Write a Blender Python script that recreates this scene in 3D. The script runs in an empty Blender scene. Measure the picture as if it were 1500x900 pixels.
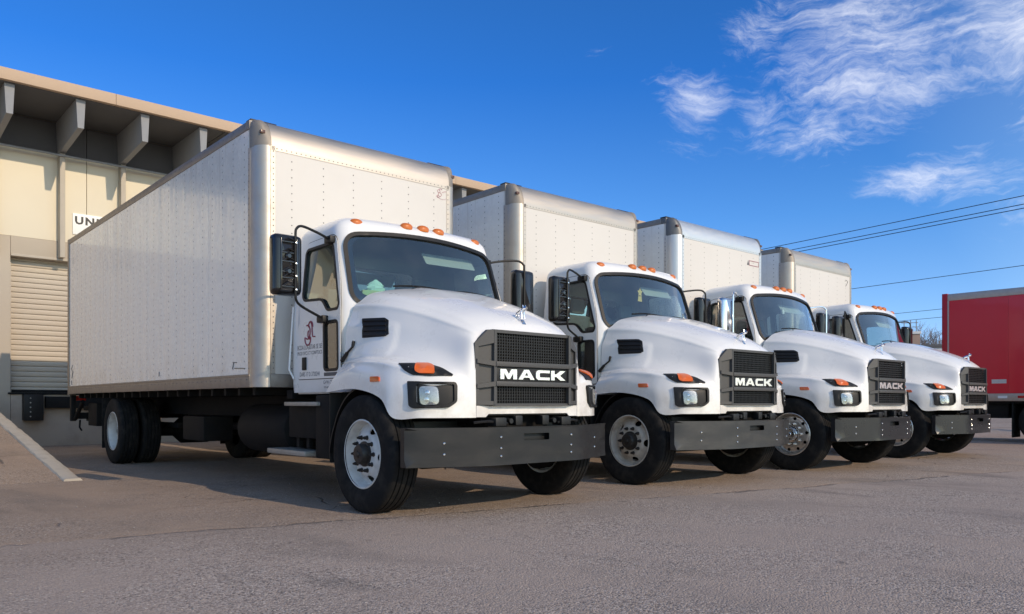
import bpy, bmesh, math, random
from mathutils import Vector, Matrix
from mathutils.geometry import delaunay_2d_cdt
R = math.radians
random.seed(7)
S = bpy.context.scene
COL = S.collection

# ------------------------------------------------------------------ camera
cam_d = bpy.data.cameras.new('camera'); cam = bpy.data.objects.new('camera', cam_d); COL.objects.link(cam)
cam.location = (0, 0, 0.955); cam.rotation_euler = (R(90), 0, R(-41.464))
cam_d.sensor_width = 36; cam_d.lens = 27.446; cam_d.shift_y = 0.0937; cam_d.clip_end = 6000; cam_d.clip_start = .05
S.camera = cam
# ------------------------------------------------------------------ light
SUN_EL, SUN_AZ = 27.0, 172.5          # azimuth measured from +Y towards +X
SKY_STRENGTH, SUN_STRENGTH, EXPOSURE = 0.15, 2.1, 0.54
SKY_TINT = .97
sun_dir = Vector((math.cos(R(SUN_EL)) * math.sin(R(SUN_AZ)), math.cos(R(SUN_EL)) * math.cos(R(SUN_AZ)), math.sin(R(SUN_EL))))
sun_d = bpy.data.lights.new('sun', 'SUN'); sun = bpy.data.objects.new('sun', sun_d); COL.objects.link(sun)
sun_d.energy = SUN_STRENGTH; sun_d.angle = R(.5); sun_d.color = (1.0, .80, .57)
sun.rotation_euler = sun_dir.to_track_quat('Z', 'Y').to_euler(); sun.location = (0, -20, 30)
S.view_settings.view_transform = 'Standard'; S.view_settings.look = 'None'; S.view_settings.exposure = EXPOSURE; S.view_settings.gamma = 1


class NT:
    """small helper round a node tree"""
    def __init__(s, nt): s.nt = nt; nt.nodes.clear()
    def n(s, t, **kw):
        nd = s.nt.nodes.new(t)
        for k, v in kw.items(): setattr(nd, k, v)
        return nd
    def put(s, sock, v):
        if v is None: return
        if isinstance(v, bpy.types.NodeSocket): s.nt.links.new(v, sock)
        else:
            if hasattr(sock.default_value, '__len__') and not hasattr(v, '__len__'): v = [v] * len(sock.default_value)
            if hasattr(v, '__len__') and len(v) == 3 and len(sock.default_value) == 4: v = (*v, 1)
            sock.default_value = v
    def m(s, op, a, b=None, c=None, clamp=False):
        nd = s.n('ShaderNodeMath', operation=op, use_clamp=clamp)
        for i, v in enumerate((a, b, c)): s.put(nd.inputs[i], v)
        return nd.outputs[0]
    def vm(s, op, a, b=None):
        nd = s.n('ShaderNodeVectorMath', operation=op)
        s.put(nd.inputs[0], a); s.put(nd.inputs[1], b)
        return nd.outputs[0]
    def mix(s, f, a, b, mode='MIX'):
        nd = s.n('ShaderNodeMix', data_type='RGBA', blend_type=mode)
        s.put(nd.inputs[0], f); s.put(nd.inputs[6], a); s.put(nd.inputs[7], b)
        return nd.outputs[2]
    def ss(s, x, lo, hi):
        nd = s.n('ShaderNodeMapRange', interpolation_type='SMOOTHSTEP')
        s.put(nd.inputs[0], x); nd.inputs[1].default_value = lo; nd.inputs[2].default_value = hi
        return nd.outputs[0]
    def lr(s, x, lo, hi, a, b):
        nd = s.n('ShaderNodeMapRange'); s.put(nd.inputs[0], x)
        for i, v in enumerate((lo, hi, a, b)): nd.inputs[i + 1].default_value = v
        return nd.outputs[0]
    def noise(s, vec, scale, detail=4, rough=.5, dist=0):
        nd = s.n('ShaderNodeTexNoise'); s.put(nd.inputs['Vector'], vec)
        nd.inputs['Scale'].default_value = scale; nd.inputs['Detail'].default_value = detail
        nd.inputs['Roughness'].default_value = rough; nd.inputs['Distortion'].default_value = dist
        return nd.outputs['Fac']
    def vor(s, vec, scale, feature='F1', out='Distance'):
        nd = s.n('ShaderNodeTexVoronoi', feature=feature); s.put(nd.inputs['Vector'], vec)
        nd.inputs['Scale'].default_value = scale
        return nd.outputs[out]
    def map(s, vec, loc=(0, 0, 0), rot=(0, 0, 0), scale=(1, 1, 1)):
        nd = s.n('ShaderNodeMapping'); s.put(nd.inputs[0], vec)
        nd.inputs[1].default_value = loc; nd.inputs[2].default_value = rot; nd.inputs[3].default_value = scale
        return nd.outputs[0]
    def sep(s, vec):
        nd = s.n('ShaderNodeSeparateXYZ'); s.put(nd.inputs[0], vec); return nd.outputs
    def comb(s, x, y, z):
        nd = s.n('ShaderNodeCombineXYZ')
        for i, v in enumerate((x, y, z)): s.put(nd.inputs[i], v)
        return nd.outputs[0]
    def bump(s, h, strength, dist, normal=None):
        nd = s.n('ShaderNodeBump'); s.put(nd.inputs['Height'], h)
        nd.inputs['Strength'].default_value = strength; nd.inputs['Distance'].default_value = dist
        s.put(nd.inputs['Normal'], normal); return nd.outputs[0]


# ------------------------------------------------------------------ world: sky and thin high cloud
W = bpy.data.worlds.new('World'); S.world = W; W.use_nodes = True
w = NT(W.node_tree)
sky = w.n('ShaderNodeTexSky', sky_type='NISHITA', sun_disc=False)
sky.sun_elevation = R(SUN_EL); sky.sun_rotation = R(SUN_AZ); sky.air_density = 1.0; sky.dust_density = 0.0; sky.ozone_density = 1.0
sky.altitude = 300
dirv = w.n('ShaderNodeTexCoord').outputs['Generated']
dx, dy, dz = w.sep(dirv)
phi = w.m('MULTIPLY', w.m('ARCTAN2', dx, dy), 57.2958)
the = w.m('MULTIPLY', w.m('ARCSINE', dz), 57.2958)
pv = w.comb(phi, the, 0)
# clear dry air: the sky's own brightness, tinted from pale at the horizon to deep blue overhead all the way round
lum = w.n('ShaderNodeRGBToBW'); w.put(lum.inputs[0], sky.outputs[0])
ramp = w.n('ShaderNodeValToRGB'); w.put(ramp.inputs[0], w.m('MAXIMUM', dz, 0.0))
ce = ramp.color_ramp.elements; ce[0].position = 0; ce[0].color = (.38, .50, .66, 1); ce[1].position = 1; ce[1].color = (.09, .40, 1.25, 1)
for ps, c_ in ((.10, (.255, .53, .96, 1)), (.22, (.13, .47, 1.20, 1)), (.38, (.042, .37, 1.36, 1))):
    e_ = ce.new(ps); e_.color = c_
dsun = w.n('ShaderNodeVectorMath', operation='DOT_PRODUCT'); w.put(dsun.inputs[0], dirv); dsun.inputs[1].default_value = sun_dir
tint_f = w.lr(dsun.outputs['Value'], -.10, .42, SKY_TINT, .0)      # whiter round the sun, deep blue away from it
skyc = w.mix(tint_f, sky.outputs[0], w.vm('MULTIPLY', ramp.outputs[0], w.comb(lum.outputs[0], lum.outputs[0], lum.outputs[0])))
wob = w.noise(pv, .16, 3, .5)
BL = [(66, 22.5, 9, 6.5, 1.0), (77, 24, 11, 8, 1.06), (54.6, 20.2, 3.2, 3.0, .92), (59.5, 19.0, 3.6, 2.4, .85), (70.5, 14.4, 6.5, 1.9, 1.0), (77, 11.3, 5.5, 1.8, 1.0), (62.5, 18.4, 4.5, 2.2, .92), (68.5, 19.8, 5, 2.6, .97), (59, 24, 4, 3, .8),
      (78.5, 17, 5, 3.8, 1.06), (47.5, 24, 1.6, .9, .42), (95, 24, 12, 8, .9), (122, 17, 13, 5, .7), (150, 30, 15, 7, .8), (-75, 22, 14, 6, .7), (-120, 30, 14, 8, .8), (-170, 18, 16, 5, .7),
      (80, 45, 22, 9, .9), (10, 52, 20, 6, .6), (-40, 62, 30, 8, .7)]
mask = None
for (a, b, ra, rb, st) in BL:
    ex = w.m('DIVIDE', w.m('SUBTRACT', phi, a), ra); ey = w.m('DIVIDE', w.m('SUBTRACT', the, b), rb)
    g = w.m('MULTIPLY', w.m('EXPONENT', w.m('MULTIPLY', w.m('ADD', w.m('MULTIPLY', ex, ex), w.m('MULTIPLY', ey, ey)), -1.0)), st)
    mask = g if mask is None else w.m('MAXIMUM', mask, g)
warp = w.n('ShaderNodeTexNoise'); w.put(warp.inputs['Vector'], pv); warp.inputs['Scale'].default_value = .16; warp.inputs['Detail'].default_value = 5
pw = w.vm('ADD', pv, w.vm('MULTIPLY', warp.outputs['Color'], (7, 5, 0)))
st = w.noise(w.map(pw, rot=(0, 0, R(-20)), scale=(.11, .42, 1)), 1.0, 10, .68)          # long filaments
st2 = w.noise(w.map(pw, rot=(0, 0, R(35)), scale=(.9, 1.9, 1)), 1.0, 8, .65)            # cross ripples
st3 = w.noise(w.map(pw, rot=(0, 0, R(-24)), scale=(.5, 2.6, 1)), 1.0, 6, .6)            # fine fibres
dens = w.m('ADD', w.m('ADD', w.m('MULTIPLY', st, .62), w.m('MULTIPLY', st2, .20)), w.m('MULTIPLY', st3, .18))
dens = w.ss(w.m('ADD', dens, w.m('MULTIPLY', w.m('SUBTRACT', mask, 1.0), .30)), .335, .76)
cs = w.mix(w.m('MULTIPLY', dens, .95), skyc, (4.9, 5.0, 5.4))
bg = w.n('ShaderNodeBackground'); w.put(bg.inputs[0], cs); bg.inputs[1].default_value = SKY_STRENGTH
wo = w.n('ShaderNodeOutputWorld'); w.nt.links.new(bg.outputs[0], wo.inputs[0])

# ------------------------------------------------------------------ materials
MATS = {}
def principled(name):
    mt = bpy.data.materials.new(name); mt.use_nodes = True; t = NT(mt.node_tree)
    p = t.n('ShaderNodeBsdfPrincipled'); o = t.n('ShaderNodeOutputMaterial'); t.nt.links.new(p.outputs[0], o.inputs[0])
    MATS[name] = mt
    return t, p
def pbr(name, col, rough=.5, metal=0, coat=0, var=.0, vs=4, col2=None, bump=0, bs=80, rv=0, stretch=(1, 1, 1), spec=.5):
    t, p = principled(name)
    tc = t.n('ShaderNodeTexCoord').outputs['Object']
    tc = t.map(tc, scale=stretch)
    n1 = t.noise(tc, vs, 6, .6)
    c2 = col2 or tuple(c * .55 for c in col)
    if var: t.put(p.inputs['Base Color'], t.mix(t.m('MULTIPLY', t.ss(n1, .42, .78), var), col, c2))
    else: t.put(p.inputs['Base Color'], col)
    if rv: t.put(p.inputs['Roughness'], t.lr(t.noise(tc, vs * 2.3, 5, .6), .3, .7, max(.02, rough - rv), rough + rv))
    else: p.inputs['Roughness'].default_value = rough
    p.inputs['Metallic'].default_value = metal; p.inputs['Specular IOR Level'].default_value = spec
    p.inputs['Coat Weight'].default_value = coat; p.inputs['Coat Roughness'].default_value = .06
    if bump: t.put(p.inputs['Normal'], t.bump(t.noise(tc, bs, 3, .6), bump, .002))
    return MATS[name]

def dirty(name, col, rough, coat, film, kind):
    t, p = principled(name); tc = t.n('ShaderNodeTexCoord').outputs['Object']; x, y, z = t.sep(tc)
    c = t.mix(t.m('MULTIPLY', t.ss(t.noise(tc, 3, 5, .6), .45, .8), .10), col, tuple(v * .86 for v in col))
    if kind == 'paint':
        g = t.m('MULTIPLY', t.ss(z, 1.30, .84), t.ss(t.noise(tc, 5, 6, .65), .30, .72))                       # road film above the wheels
        sp = t.ss(t.vor(tc, 60), .10, .04); sp = t.m('MULTIPLY', sp, t.ss(t.noise(tc, 7, 3, .6), .55, .66))      # flecks
        g = t.m('MAXIMUM', t.m('MULTIPLY', g, film), t.m('MULTIPLY', sp, .10))
        c = t.mix(g, c, (.36, .30, .24))
        h = t.noise(tc, 2.2, 3, .5); bs, bd = .10, .012
    else:
        run = t.noise(t.map(tc, scale=(1, 9, .22)), 1.0, 6, .6); top = t.m('ADD', t.ss(z, 2.2, 3.9), .25)
        g = t.m('MULTIPLY', t.m('MULTIPLY', t.ss(run, .55, .78), top), film)
        low = t.m('MULTIPLY', t.ss(z, 1.75, 1.25), t.m('MULTIPLY', t.ss(t.noise(tc, 4, 6, .65), .40, .75), film * 1.1))
        scf = t.m('MULTIPLY', t.ss(t.noise(t.map(tc, scale=(1, .8, 7)), 2.5, 5, .7), .66, .74), .14)            # long scuffs
        c = t.mix(t.m('MAXIMUM', t.m('MAXIMUM', g, low), scf), c, (.40, .35, .29))
        h = t.noise(t.map(tc, scale=(1, 3.4, .30)), 1.0, 3, .5); bs, bd = .55, .02
    t.put(p.inputs['Base Color'], c); t.put(p.inputs['Roughness'], t.lr(t.noise(tc, 6, 5, .6), .3, .7, rough - .06, rough + .08))
    p.inputs['Coat Weight'].default_value = coat; p.inputs['Coat Roughness'].default_value = .07
    nb = t.bump(h, bs, bd); t.put(p.inputs['Normal'], nb); t.put(p.inputs['Coat Normal'], nb)
dirty('white_paint', (.81, .80, .78), .30, .7, .42, 'paint')
dirty('fibreglass', (.86, .845, .815), .26, .85, .42, 'panel')
pbr('front_skin', (.655, .625, .58), .45, 0, 0, .16, 2.5, (.56, .52, .47), bump=.03, bs=8)
pbr('aluminium', (.56, .50, .43), .50, .9, 0, .4, 6, (.42, .365, .305), bump=.05, bs=40, rv=.08, stretch=(.15, 1, 1))
pbr('bright_aluminium', (.70, .69, .67), .46, .9, 0, .2, 6, (.6, .6, .6), rv=.06)
pbr('rail_aluminium', (.33, .29, .25), .5, .75, 0, .45, 7, (.24, .20, .17), rv=.1)
pbr('cast_cap', (.31, .275, .235), .6, .5, 0, .4, 14, (.20, .175, .145), bump=.2, bs=60)
pbr('cast_cap_dark', (.17, .17, .17), .5, .5, 0, .3, 14)
pbr('rivet', (.17, .165, .155), .5, .3)
pbr('black_plastic', (.009, .009, .0095), .5, 0, 0, .3, 9, (.018, .017, .016), spec=.35)
pbr('black_gloss', (.012, .012, .013), .12, 0, .5)
pbr('mirror_shell', (.012, .012, .013), .22, 0, .3)
pbr('grille_plastic', (.062, .061, .060), .5, 0, 0, .25, 10, (.045, .043, .041), bump=.05, bs=200)
pbr('grille_mesh', (.006, .006, .0065), .5)
pbr('core_black', (.003, .003, .003), .7)
pbr('rubber', (.010, .010, .0105), .85, 0, 0, .7, 9, (.040, .035, .030), bump=.1, bs=90, spec=.22)
pbr('bumper_steel', (.016, .0165, .018), .42, .0, 0, .55, 4, (.038, .036, .034), rv=.12, stretch=(.6, 1, 1.6), spec=.35)
pbr('bumper_grey', (.040, .041, .043), .40, .2, 0, .6, 4, (.085, .082, .077), rv=.12, stretch=(.6, 1, 1.6), spec=.5)
pbr('bumper_black', (.020, .021, .024), .30, .2, .2, .25, 2, (.034, .034, .034), rv=.04)
pbr('steel_wheel', (.66, .65, .62), .45, 0, 0, .5, 9, (.33, .29, .25), rv=.1)
pbr('steel_wheel_worn', (.52, .48, .42), .52, 0, 0, .75, 9, (.26, .20, .15), rv=.1)
pbr('polished_wheel', (.70, .69, .66), .36, .9, 0, .5, 12, (.40, .36, .31), rv=.1)
pbr('chrome', (.80, .80, .80), .16, 1)
pbr('hub_black', (.035, .033, .031), .5, .4, 0, .6, 18, (.09, .065, .045))
pbr('chassis', (.008, .008, .0085), .7, 0, 0, .5, 6, (.022, .019, .016), spec=.2)
pbr('step_metal', (.40, .39, .36), .5, .6, 0, .4, 10, (.22, .2, .17))
pbr('amber', (.72, .13, .014), .3, 0, .3)
pbr('roof_amber', (.60, .155, .02), .35, 0, .2)
pbr('lamp_dark', (.10, .035, .015), .3, 0, .3)
pbr('amber_dark', (.62, .10, .012), .25, 0, .6)
pbr('lamp_reflector', (.50, .49, .47), .42, .6, 0, .6, 60, (.25, .25, .25))
pbr('interior', (.035, .036, .038), .7)
pbr('seat_fabric', (.20, .22, .22), .85, 0, 0, .4, 12)
pbr('headliner', (.38, .40, .39), .9)
pbr('visor', (.42, .44, .42), .8)
pbr('chrome_letter', (.86, .86, .86), .22, .6)
pbr('mirror_glass', (.7, .72, .75), .03, 1)
pbr('red_ink', (.45, .03, .035), .5)
pbr('grey_ink', (.10, .10, .105), .5)
pbr('pink_ink', (.42, .18, .22), .6)
pbr('maroon_ink', (.30, .05, .07), .6)
pbr('white_decal', (.78, .78, .77), .5)
pbr('cardboard_green', (.42, .60, .30), .7, 0, 0, 1, 40, (.62, .48, .25))
pbr('tissue', (.55, .82, .74), .8)
pbr('gold_card', (.80, .56, .18), .5)
pbr('red_panel', (.66, .016, .028), .34, 0, .3, .22, 2.5, (.54, .014, .022), bump=.04, bs=6, rv=.06)
pbr('dark_red', (.45, .012, .019), .4)
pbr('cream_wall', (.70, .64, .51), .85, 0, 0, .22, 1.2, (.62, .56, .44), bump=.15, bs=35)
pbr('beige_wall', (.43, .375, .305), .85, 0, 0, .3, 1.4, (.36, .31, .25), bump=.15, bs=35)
pbr('taupe_trim', (.45, .405, .34), .8, 0, 0, .2, 3)
pbr('fascia_tan', (.47, .345, .24), .7, 0, 0, .2, 3, (.42, .30, .21))
pbr('eave_shade', (.085, .088, .095), .8, 0, 0, .2, 2)  # deep shade under the eave, put into the wall colour
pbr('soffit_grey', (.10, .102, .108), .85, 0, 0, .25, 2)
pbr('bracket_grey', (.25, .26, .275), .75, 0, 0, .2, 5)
pbr('roller_door', (.52, .45, .36), .6, 0, 0, .35, 2.5, (.42, .355, .28), stretch=(.4, 1, 3))
pbr('concrete', (.42, .385, .335), .9, 0, 0, .5, 6, (.27, .24, .20), bump=.5, bs=60)
pbr('dock_concrete', (.42, .345, .275), .9, 0, 0, .6, 2.5, (.28, .225, .18), bump=.3, bs=30)
pbr('sign_white', (.82, .82, .80), .5)
pbr('sign_ink', (.015, .016, .018), .5)
pbr('wire', (.03, .035, .04), .6)
pbr('pole_wood', (.12, .09, .065), .9, 0, 0, .5, 6)
pbr('brick_far', (.30, .215, .175), .9, 0, 0, .4, 2)
pbr('pale_wall', (.60, .60, .60), .85, 0, 0, .2, 1)
pbr('bark_far', (.16, .13, .115), .95)
pbr('stone', (.46, .41, .36), .9, 0, 0, .8, 30, (.12, .11, .10))
pbr('tail_red', (.45, .02, .015), .25, 0, .5)
pbr('blue_hose', (.04, .12, .32), .5)

def glass(name, tint, ior=1.5, rough=0.0, haze=.04):
    mt = bpy.data.materials.new(name); mt.use_nodes = True; t = NT(mt.node_tree); MATS[name] = mt
    tr = t.n('ShaderNodeBsdfTransparent'); tr.inputs[0].default_value = (*tint, 1)
    gl = t.n('ShaderNodeBsdfGlossy'); gl.inputs[1].default_value = rough; gl.inputs[0].default_value = (1, 1, 1, 1)
    fr = t.n('ShaderNodeFresnel'); fr.inputs[0].default_value = ior
    df = t.n('ShaderNodeBsdfDiffuse'); df.inputs[0].default_value = (.5, .5, .48, 1)
    tcs = t.n('ShaderNodeTexCoord').outputs['Object']
    hz = t.m('MULTIPLY', t.ss(t.noise(tcs, 3, 5, .6), .35, .8), haze)
    m1 = t.n('ShaderNodeMixShader'); m2 = t.n('ShaderNodeMixShader'); o = t.n('ShaderNodeOutputMaterial')
    t.put(m1.inputs[0], hz); t.nt.links.new(tr.outputs[0], m1.inputs[1]); t.nt.links.new(df.outputs[0], m1.inputs[2])
    t.put(m2.inputs[0], t.m('MINIMUM', t.m('MULTIPLY', fr.outputs[0], 2.5), 1.0)); t.nt.links.new(m1.outputs[0], m2.inputs[1]); t.nt.links.new(gl.outputs[0], m2.inputs[2])
    t.nt.links.new(m2.outputs[0], o.inputs[0])
glass('windscreen', (.70, .86, .85), 1.5, 0, .035)
glass('side_glass', (.45, .52, .50), 1.5, 0, .05)
glass('lamp_glass', (.92, .93, .94), 1.4, 0, .05)

def asphalt():
    t, p = principled('asphalt')
    pos = t.n('ShaderNodeNewGeometry').outputs['Position']
    x, y, z = t.sep(pos)
    big = t.noise(pos, .35, 5, .6); mid = t.noise(pos, 2.2, 5, .65); fine = t.noise(pos, 60, 4, .7)
    brown, grey = (.455, .330, .238), (.455, .355, .288)
    edge = t.m('ADD', t.m('ADD', y, t.m('MULTIPLY', x, .23)), t.m('MULTIPLY', t.m('SUBTRACT', t.noise(pos, 1.4, 6, .7), .5), .55))
    c = t.mix(t.ss(edge, 6.36, 6.44), grey, brown)
    seam = t.m('MULTIPLY', t.m('MULTIPLY', t.ss(edge, 6.34, 6.39), t.ss(edge, 6.45, 6.40)), t.ss(t.noise(pos, 1.1, 4, .6), .40, .60))
    c = t.mix(t.m('MULTIPLY', t.ss(big, .45, .72), .35), c, (.17, .15, .135))
    c = t.mix(t.m('MULTIPLY', t.ss(mid, .5, .75), .30), c, (.33, .28, .245))
    # aggregate
    vc = t.n('ShaderNodeTexVoronoi'); t.put(vc.inputs['Vector'], pos); vc.inputs['Scale'].default_value = 95
    vr0 = t.sep(vc.outputs['Color'])[0]
    worn = t.lr(t.noise(pos, .8, 5, .62), .38, .62, .30, 1.0)        # bare stone in some places, bound smooth in others
    vr = t.m('ADD', .5, t.m('MULTIPLY', t.m('SUBTRACT', vr0, .5), worn))
    c = t.mix(t.m('MULTIPLY', t.ss(vr, .55, .92), .85), c, (.64, .54, .46))
    c = t.mix(t.m('MULTIPLY', t.ss(vr, .43, .10), .88), c, (.12, .10, .088))
    v2 = t.n('ShaderNodeTexVoronoi'); t.put(v2.inputs['Vector'], pos); v2.inputs['Scale'].default_value = 26
    v2r = t.sep(v2.outputs['Color'])[1]
    sp = t.m('MULTIPLY', t.ss(v2r, .90, .95), t.ss(v2.outputs['Distance'], .30, .16))
    c = t.mix(t.m('MULTIPLY', sp, .85), c, (.70, .62, .54))
    c = t.mix(t.m('MULTIPLY', t.ss(fine, .38, .68), .5), c, (.15, .13, .118))
    # cracks
    wv = t.vm('ADD', pos, t.vm('MULTIPLY', t.n_color(pos, 1.3), (.55, .55, 0)))
    cr = t.vor(t.map(wv, scale=(.55, .95, 0)), 1.0, 'DISTANCE_TO_EDGE')
    cm = t.m('MULTIPLY', t.ss(cr, .010, .002), t.m('MULTIPLY', t.ss(t.noise(pos, .45, 3, .5), .50, .60), t.m('MULTIPLY', t.ss(t.noise(pos, 6, 3, .6), .35, .50), t.ss(edge, 6.6, 7.4))))
    cr2 = t.vor(t.map(wv, scale=(2.2, 3.4, 0)), 1.0, 'DISTANCE_TO_EDGE')
    cm2 = t.m('MULTIPLY', t.ss(cr2, .035, .006), t.m('MULTIPLY', t.ss(t.noise(pos, .8, 3, .5), .60, .70), .5))
    cm = t.m('MAXIMUM', t.m('MAXIMUM', cm, t.m('MULTIPLY', cm2, t.ss(edge, 6.3, 7.0))), t.m('MULTIPLY', seam, .8))
    c = t.mix(t.m('MULTIPLY', cm, .75), c, (.05, .04, .034))
    # oil and tyre stains
    sm = t.ss(t.noise(t.map(pos, scale=(1, .35, 1)), 1.1, 4, .55), .60, .74)
    c = t.mix(t.m('MULTIPLY', sm, .42), c, (.06, .055, .052))
    # darker worn lane where the trucks stand and pull out, soft tyre sweeps, drips
    lane = t.m('MULTIPLY', t.ss(t.m('ADD', y, t.m('MULTIPLY', t.noise(pos, .5, 4, .6), 3.0)), 5.6, 7.6), t.lr(t.noise(pos, 1.6, 5, .65), .3, .7, .25, .75))
    c = t.mix(t.m('MULTIPLY', lane, .60), c, (.215, .152, .110))
    arc = t.m('SINE', t.m('ADD', t.m('MULTIPLY', t.m('ADD', x, t.m('MULTIPLY', t.noise(pos, .12, 2, .5), 9)), 1.75), t.m('MULTIPLY', y, .35)))
    trk = t.m('MULTIPLY', t.ss(arc, .72, .97), t.ss(t.noise(t.map(pos, scale=(1, .4, 1)), .9, 5, .65), .46, .66))
    c = t.mix(t.m('MULTIPLY', trk, .34), c, (.13, .112, .098))
    dr = t.n('ShaderNodeTexVoronoi'); t.put(dr.inputs['Vector'], t.vm('ADD', pos, t.vm('MULTIPLY', t.n_color(pos, 9), (.10, .10, 0)))); dr.inputs['Scale'].default_value = 2.4
    drip = t.m('MULTIPLY', t.ss(dr.outputs['Distance'], .16, .05), t.ss(t.sep(dr.outputs['Color'])[0], .78, .84))
    c = t.mix(t.m('MULTIPLY', drip, .45), c, (.075, .066, .060))
    pt = t.vor(t.map(wv, scale=(.16, .22, 0)), 1.0, 'F1', 'Color'); c = t.mix(t.m('MULTIPLY', t.ss(t.sep(pt)[1], .55, .62), .16), c, (.47, .40, .35))
    t.put(p.inputs['Base Color'], c)
    t.put(p.inputs['Roughness'], t.lr(mid, .3, .7, .78, .95))
    hgt = t.m('ADD', t.m('MULTIPLY', t.m('SUBTRACT', 1.0, vc.outputs['Distance']), .6), t.m('ADD', t.m('MULTIPLY', fine, .8), t.m('MULTIPLY', sp, 1.2)))
    hgt = t.m('SUBTRACT', hgt, t.m('MULTIPLY', cm, 3.0))
    n1 = t.bump(hgt, 1.0, .009)
    n1 = t.bump(t.noise(pos, 7, 4, .6), .5, .02, n1)
    t.put(p.inputs['Normal'], n1)
def n_color(s, vec, scale):
    nd = s.n('ShaderNodeTexNoise'); s.put(nd.inputs['Vector'], vec); nd.inputs['Scale'].default_value = scale
    return s.vm('SUBTRACT', nd.outputs['Color'], (.5, .5, .5))
NT.n_color = n_color
asphalt()

# ------------------------------------------------------------------ mesh helpers
def new_mesh(name, verts, faces, smooth=38, fix=True):
    me = bpy.data.meshes.new(name); me.from_pydata([tuple(v) for v in verts], [], faces); me.validate()
    if fix:
        bm = bmesh.new(); bm.from_mesh(me); bmesh.ops.recalc_face_normals(bm, faces=bm.faces); bm.to_mesh(me); bm.free()
    if smooth:
        me.polygons.foreach_set('use_smooth', [True] * len(me.polygons)); me.set_sharp_from_angle(angle=R(smooth))
    return me
class MB:
    def __init__(s): s.v = []; s.f = []
    def add(s, v, f):
        o = len(s.v); s.v += [tuple(a) for a in v]; s.f += [tuple(i + o for i in q) for q in f]; return s
    def box(s, x0, x1, y0, y1, z0, z1, b=0):
        if b <= 0:
            v = [(x, y, z) for x in (x0, x1) for y in (y0, y1) for z in (z0, z1)]
            return s.add(v, [(0, 1, 3, 2), (4, 6, 7, 5), (0, 4, 5, 1), (2, 3, 7, 6), (0, 2, 6, 4), (1, 5, 7, 3)])
        bm = bmesh.new(); bmesh.ops.create_cube(bm, size=1)
        for q in bm.verts: q.co = Vector(((x0 + x1) / 2 + q.co.x * (x1 - x0), (y0 + y1) / 2 + q.co.y * (y1 - y0), (z0 + z1) / 2 + q.co.z * (z1 - z0)))
        bmesh.ops.bevel(bm, geom=list(bm.edges), offset=b, segments=2, affect='EDGES', profile=.6)
        bm.verts.index_update(); s.add([q.co for q in bm.verts], [[q.index for q in f.verts] for f in bm.faces]); bm.free(); return s
    def tube(s, pts, r, n=8, cap=True):
        pts = [Vector(p) for p in pts]; rs = r if hasattr(r, '__len__') else [r] * len(pts); o = len(s.v); prev = None
        for i, p in enumerate(pts):
            d = (pts[min(i + 1, len(pts) - 1)] - pts[max(i - 1, 0)]).normalized()
            a = prev - d * prev.dot(d) if prev else d.orthogonal()
            a.normalize(); prev = a; b = d.cross(a)
            for k in range(n): s.v.append(tuple(p + (a * math.cos(k * math.tau / n) + b * math.sin(k * math.tau / n)) * rs[i]))
        for i in range(len(pts) - 1):
            for k in range(n): s.f.append((o + i * n + k, o + i * n + (k + 1) % n, o + (i + 1) * n + (k + 1) % n, o + (i + 1) * n + k))
        if cap: s.f.append(tuple(o + k for k in range(n))[::-1]); s.f.append(tuple(o + (len(pts) - 1) * n + k for k in range(n)))
        return s
    def lathe(s, prof, n=48, axis='x', c=(0, 0, 0)):
        """prof: (along axis, radius)"""
        o = len(s.v)
        for (a, r) in prof:
            for k in range(n):
                t = k * math.tau / n; p, q = r * math.cos(t), r * math.sin(t)
                s.v.append((c[0] + a, c[1] + p, c[2] + q) if axis == 'x' else (c[0] + p, c[1] + a, c[2] + q) if axis == 'y' else (c[0] + p, c[1] + q, c[2] + a))
        for i in range(len(prof) - 1):
            for k in range(n): s.f.append((o + i * n + k, o + i * n + (k + 1) % n, o + (i + 1) * n + (k + 1) % n, o + (i + 1) * n + k))
        return s
    def grid(s, rows):
        o = len(s.v); m = len(rows[0])
        for r_ in rows: s.v += [tuple(p) for p in r_]
        for i in range(len(rows) - 1):
            for k in range(m - 1): s.f.append((o + i * m + k, o + i * m + k + 1, o + (i + 1) * m + k + 1, o + (i + 1) * m + k))
        return s
    def prism(s, outline, fn, d0, d1):
        """outline 2D list; fn(a, b, d) -> xyz"""
        n = len(outline); o = len(s.v)
        s.v += [tuple(fn(a, b, d0)) for a, b in outline] + [tuple(fn(a, b, d1)) for a, b in outline]
        s.f += [tuple(o + i for i in range(n)), tuple(o + n + i for i in range(n))[::-1]] + [(o + i, o + (i + 1) % n, o + n + (i + 1) % n, o + n + i) for i in range(n)]
        return s
    def mesh(s, name, smooth=38): return new_mesh(name, s.v, s.f, smooth)
def solid(me, th, off=0.0):
    """give a sheet real thickness"""
    bm = bmesh.new(); bm.from_mesh(me); bmesh.ops.recalc_face_normals(bm, faces=bm.faces)
    bmesh.ops.solidify(bm, geom=list(bm.faces), thickness=th); bm.to_mesh(me); bm.free()
    me.polygons.foreach_set('use_smooth', [True] * len(me.polygons)); me.set_sharp_from_angle(angle=R(38)); return me
def inpoly(p, poly):
    x, y = p; c = False; j = len(poly) - 1
    for i in range(len(poly)):
        (xi, yi), (xj, yj) = poly[i], poly[j]
        if (yi > y) != (yj > y) and x < (xj - xi) * (y - yi) / (yj - yi) + xi: c = not c
        j = i
    return c
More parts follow.
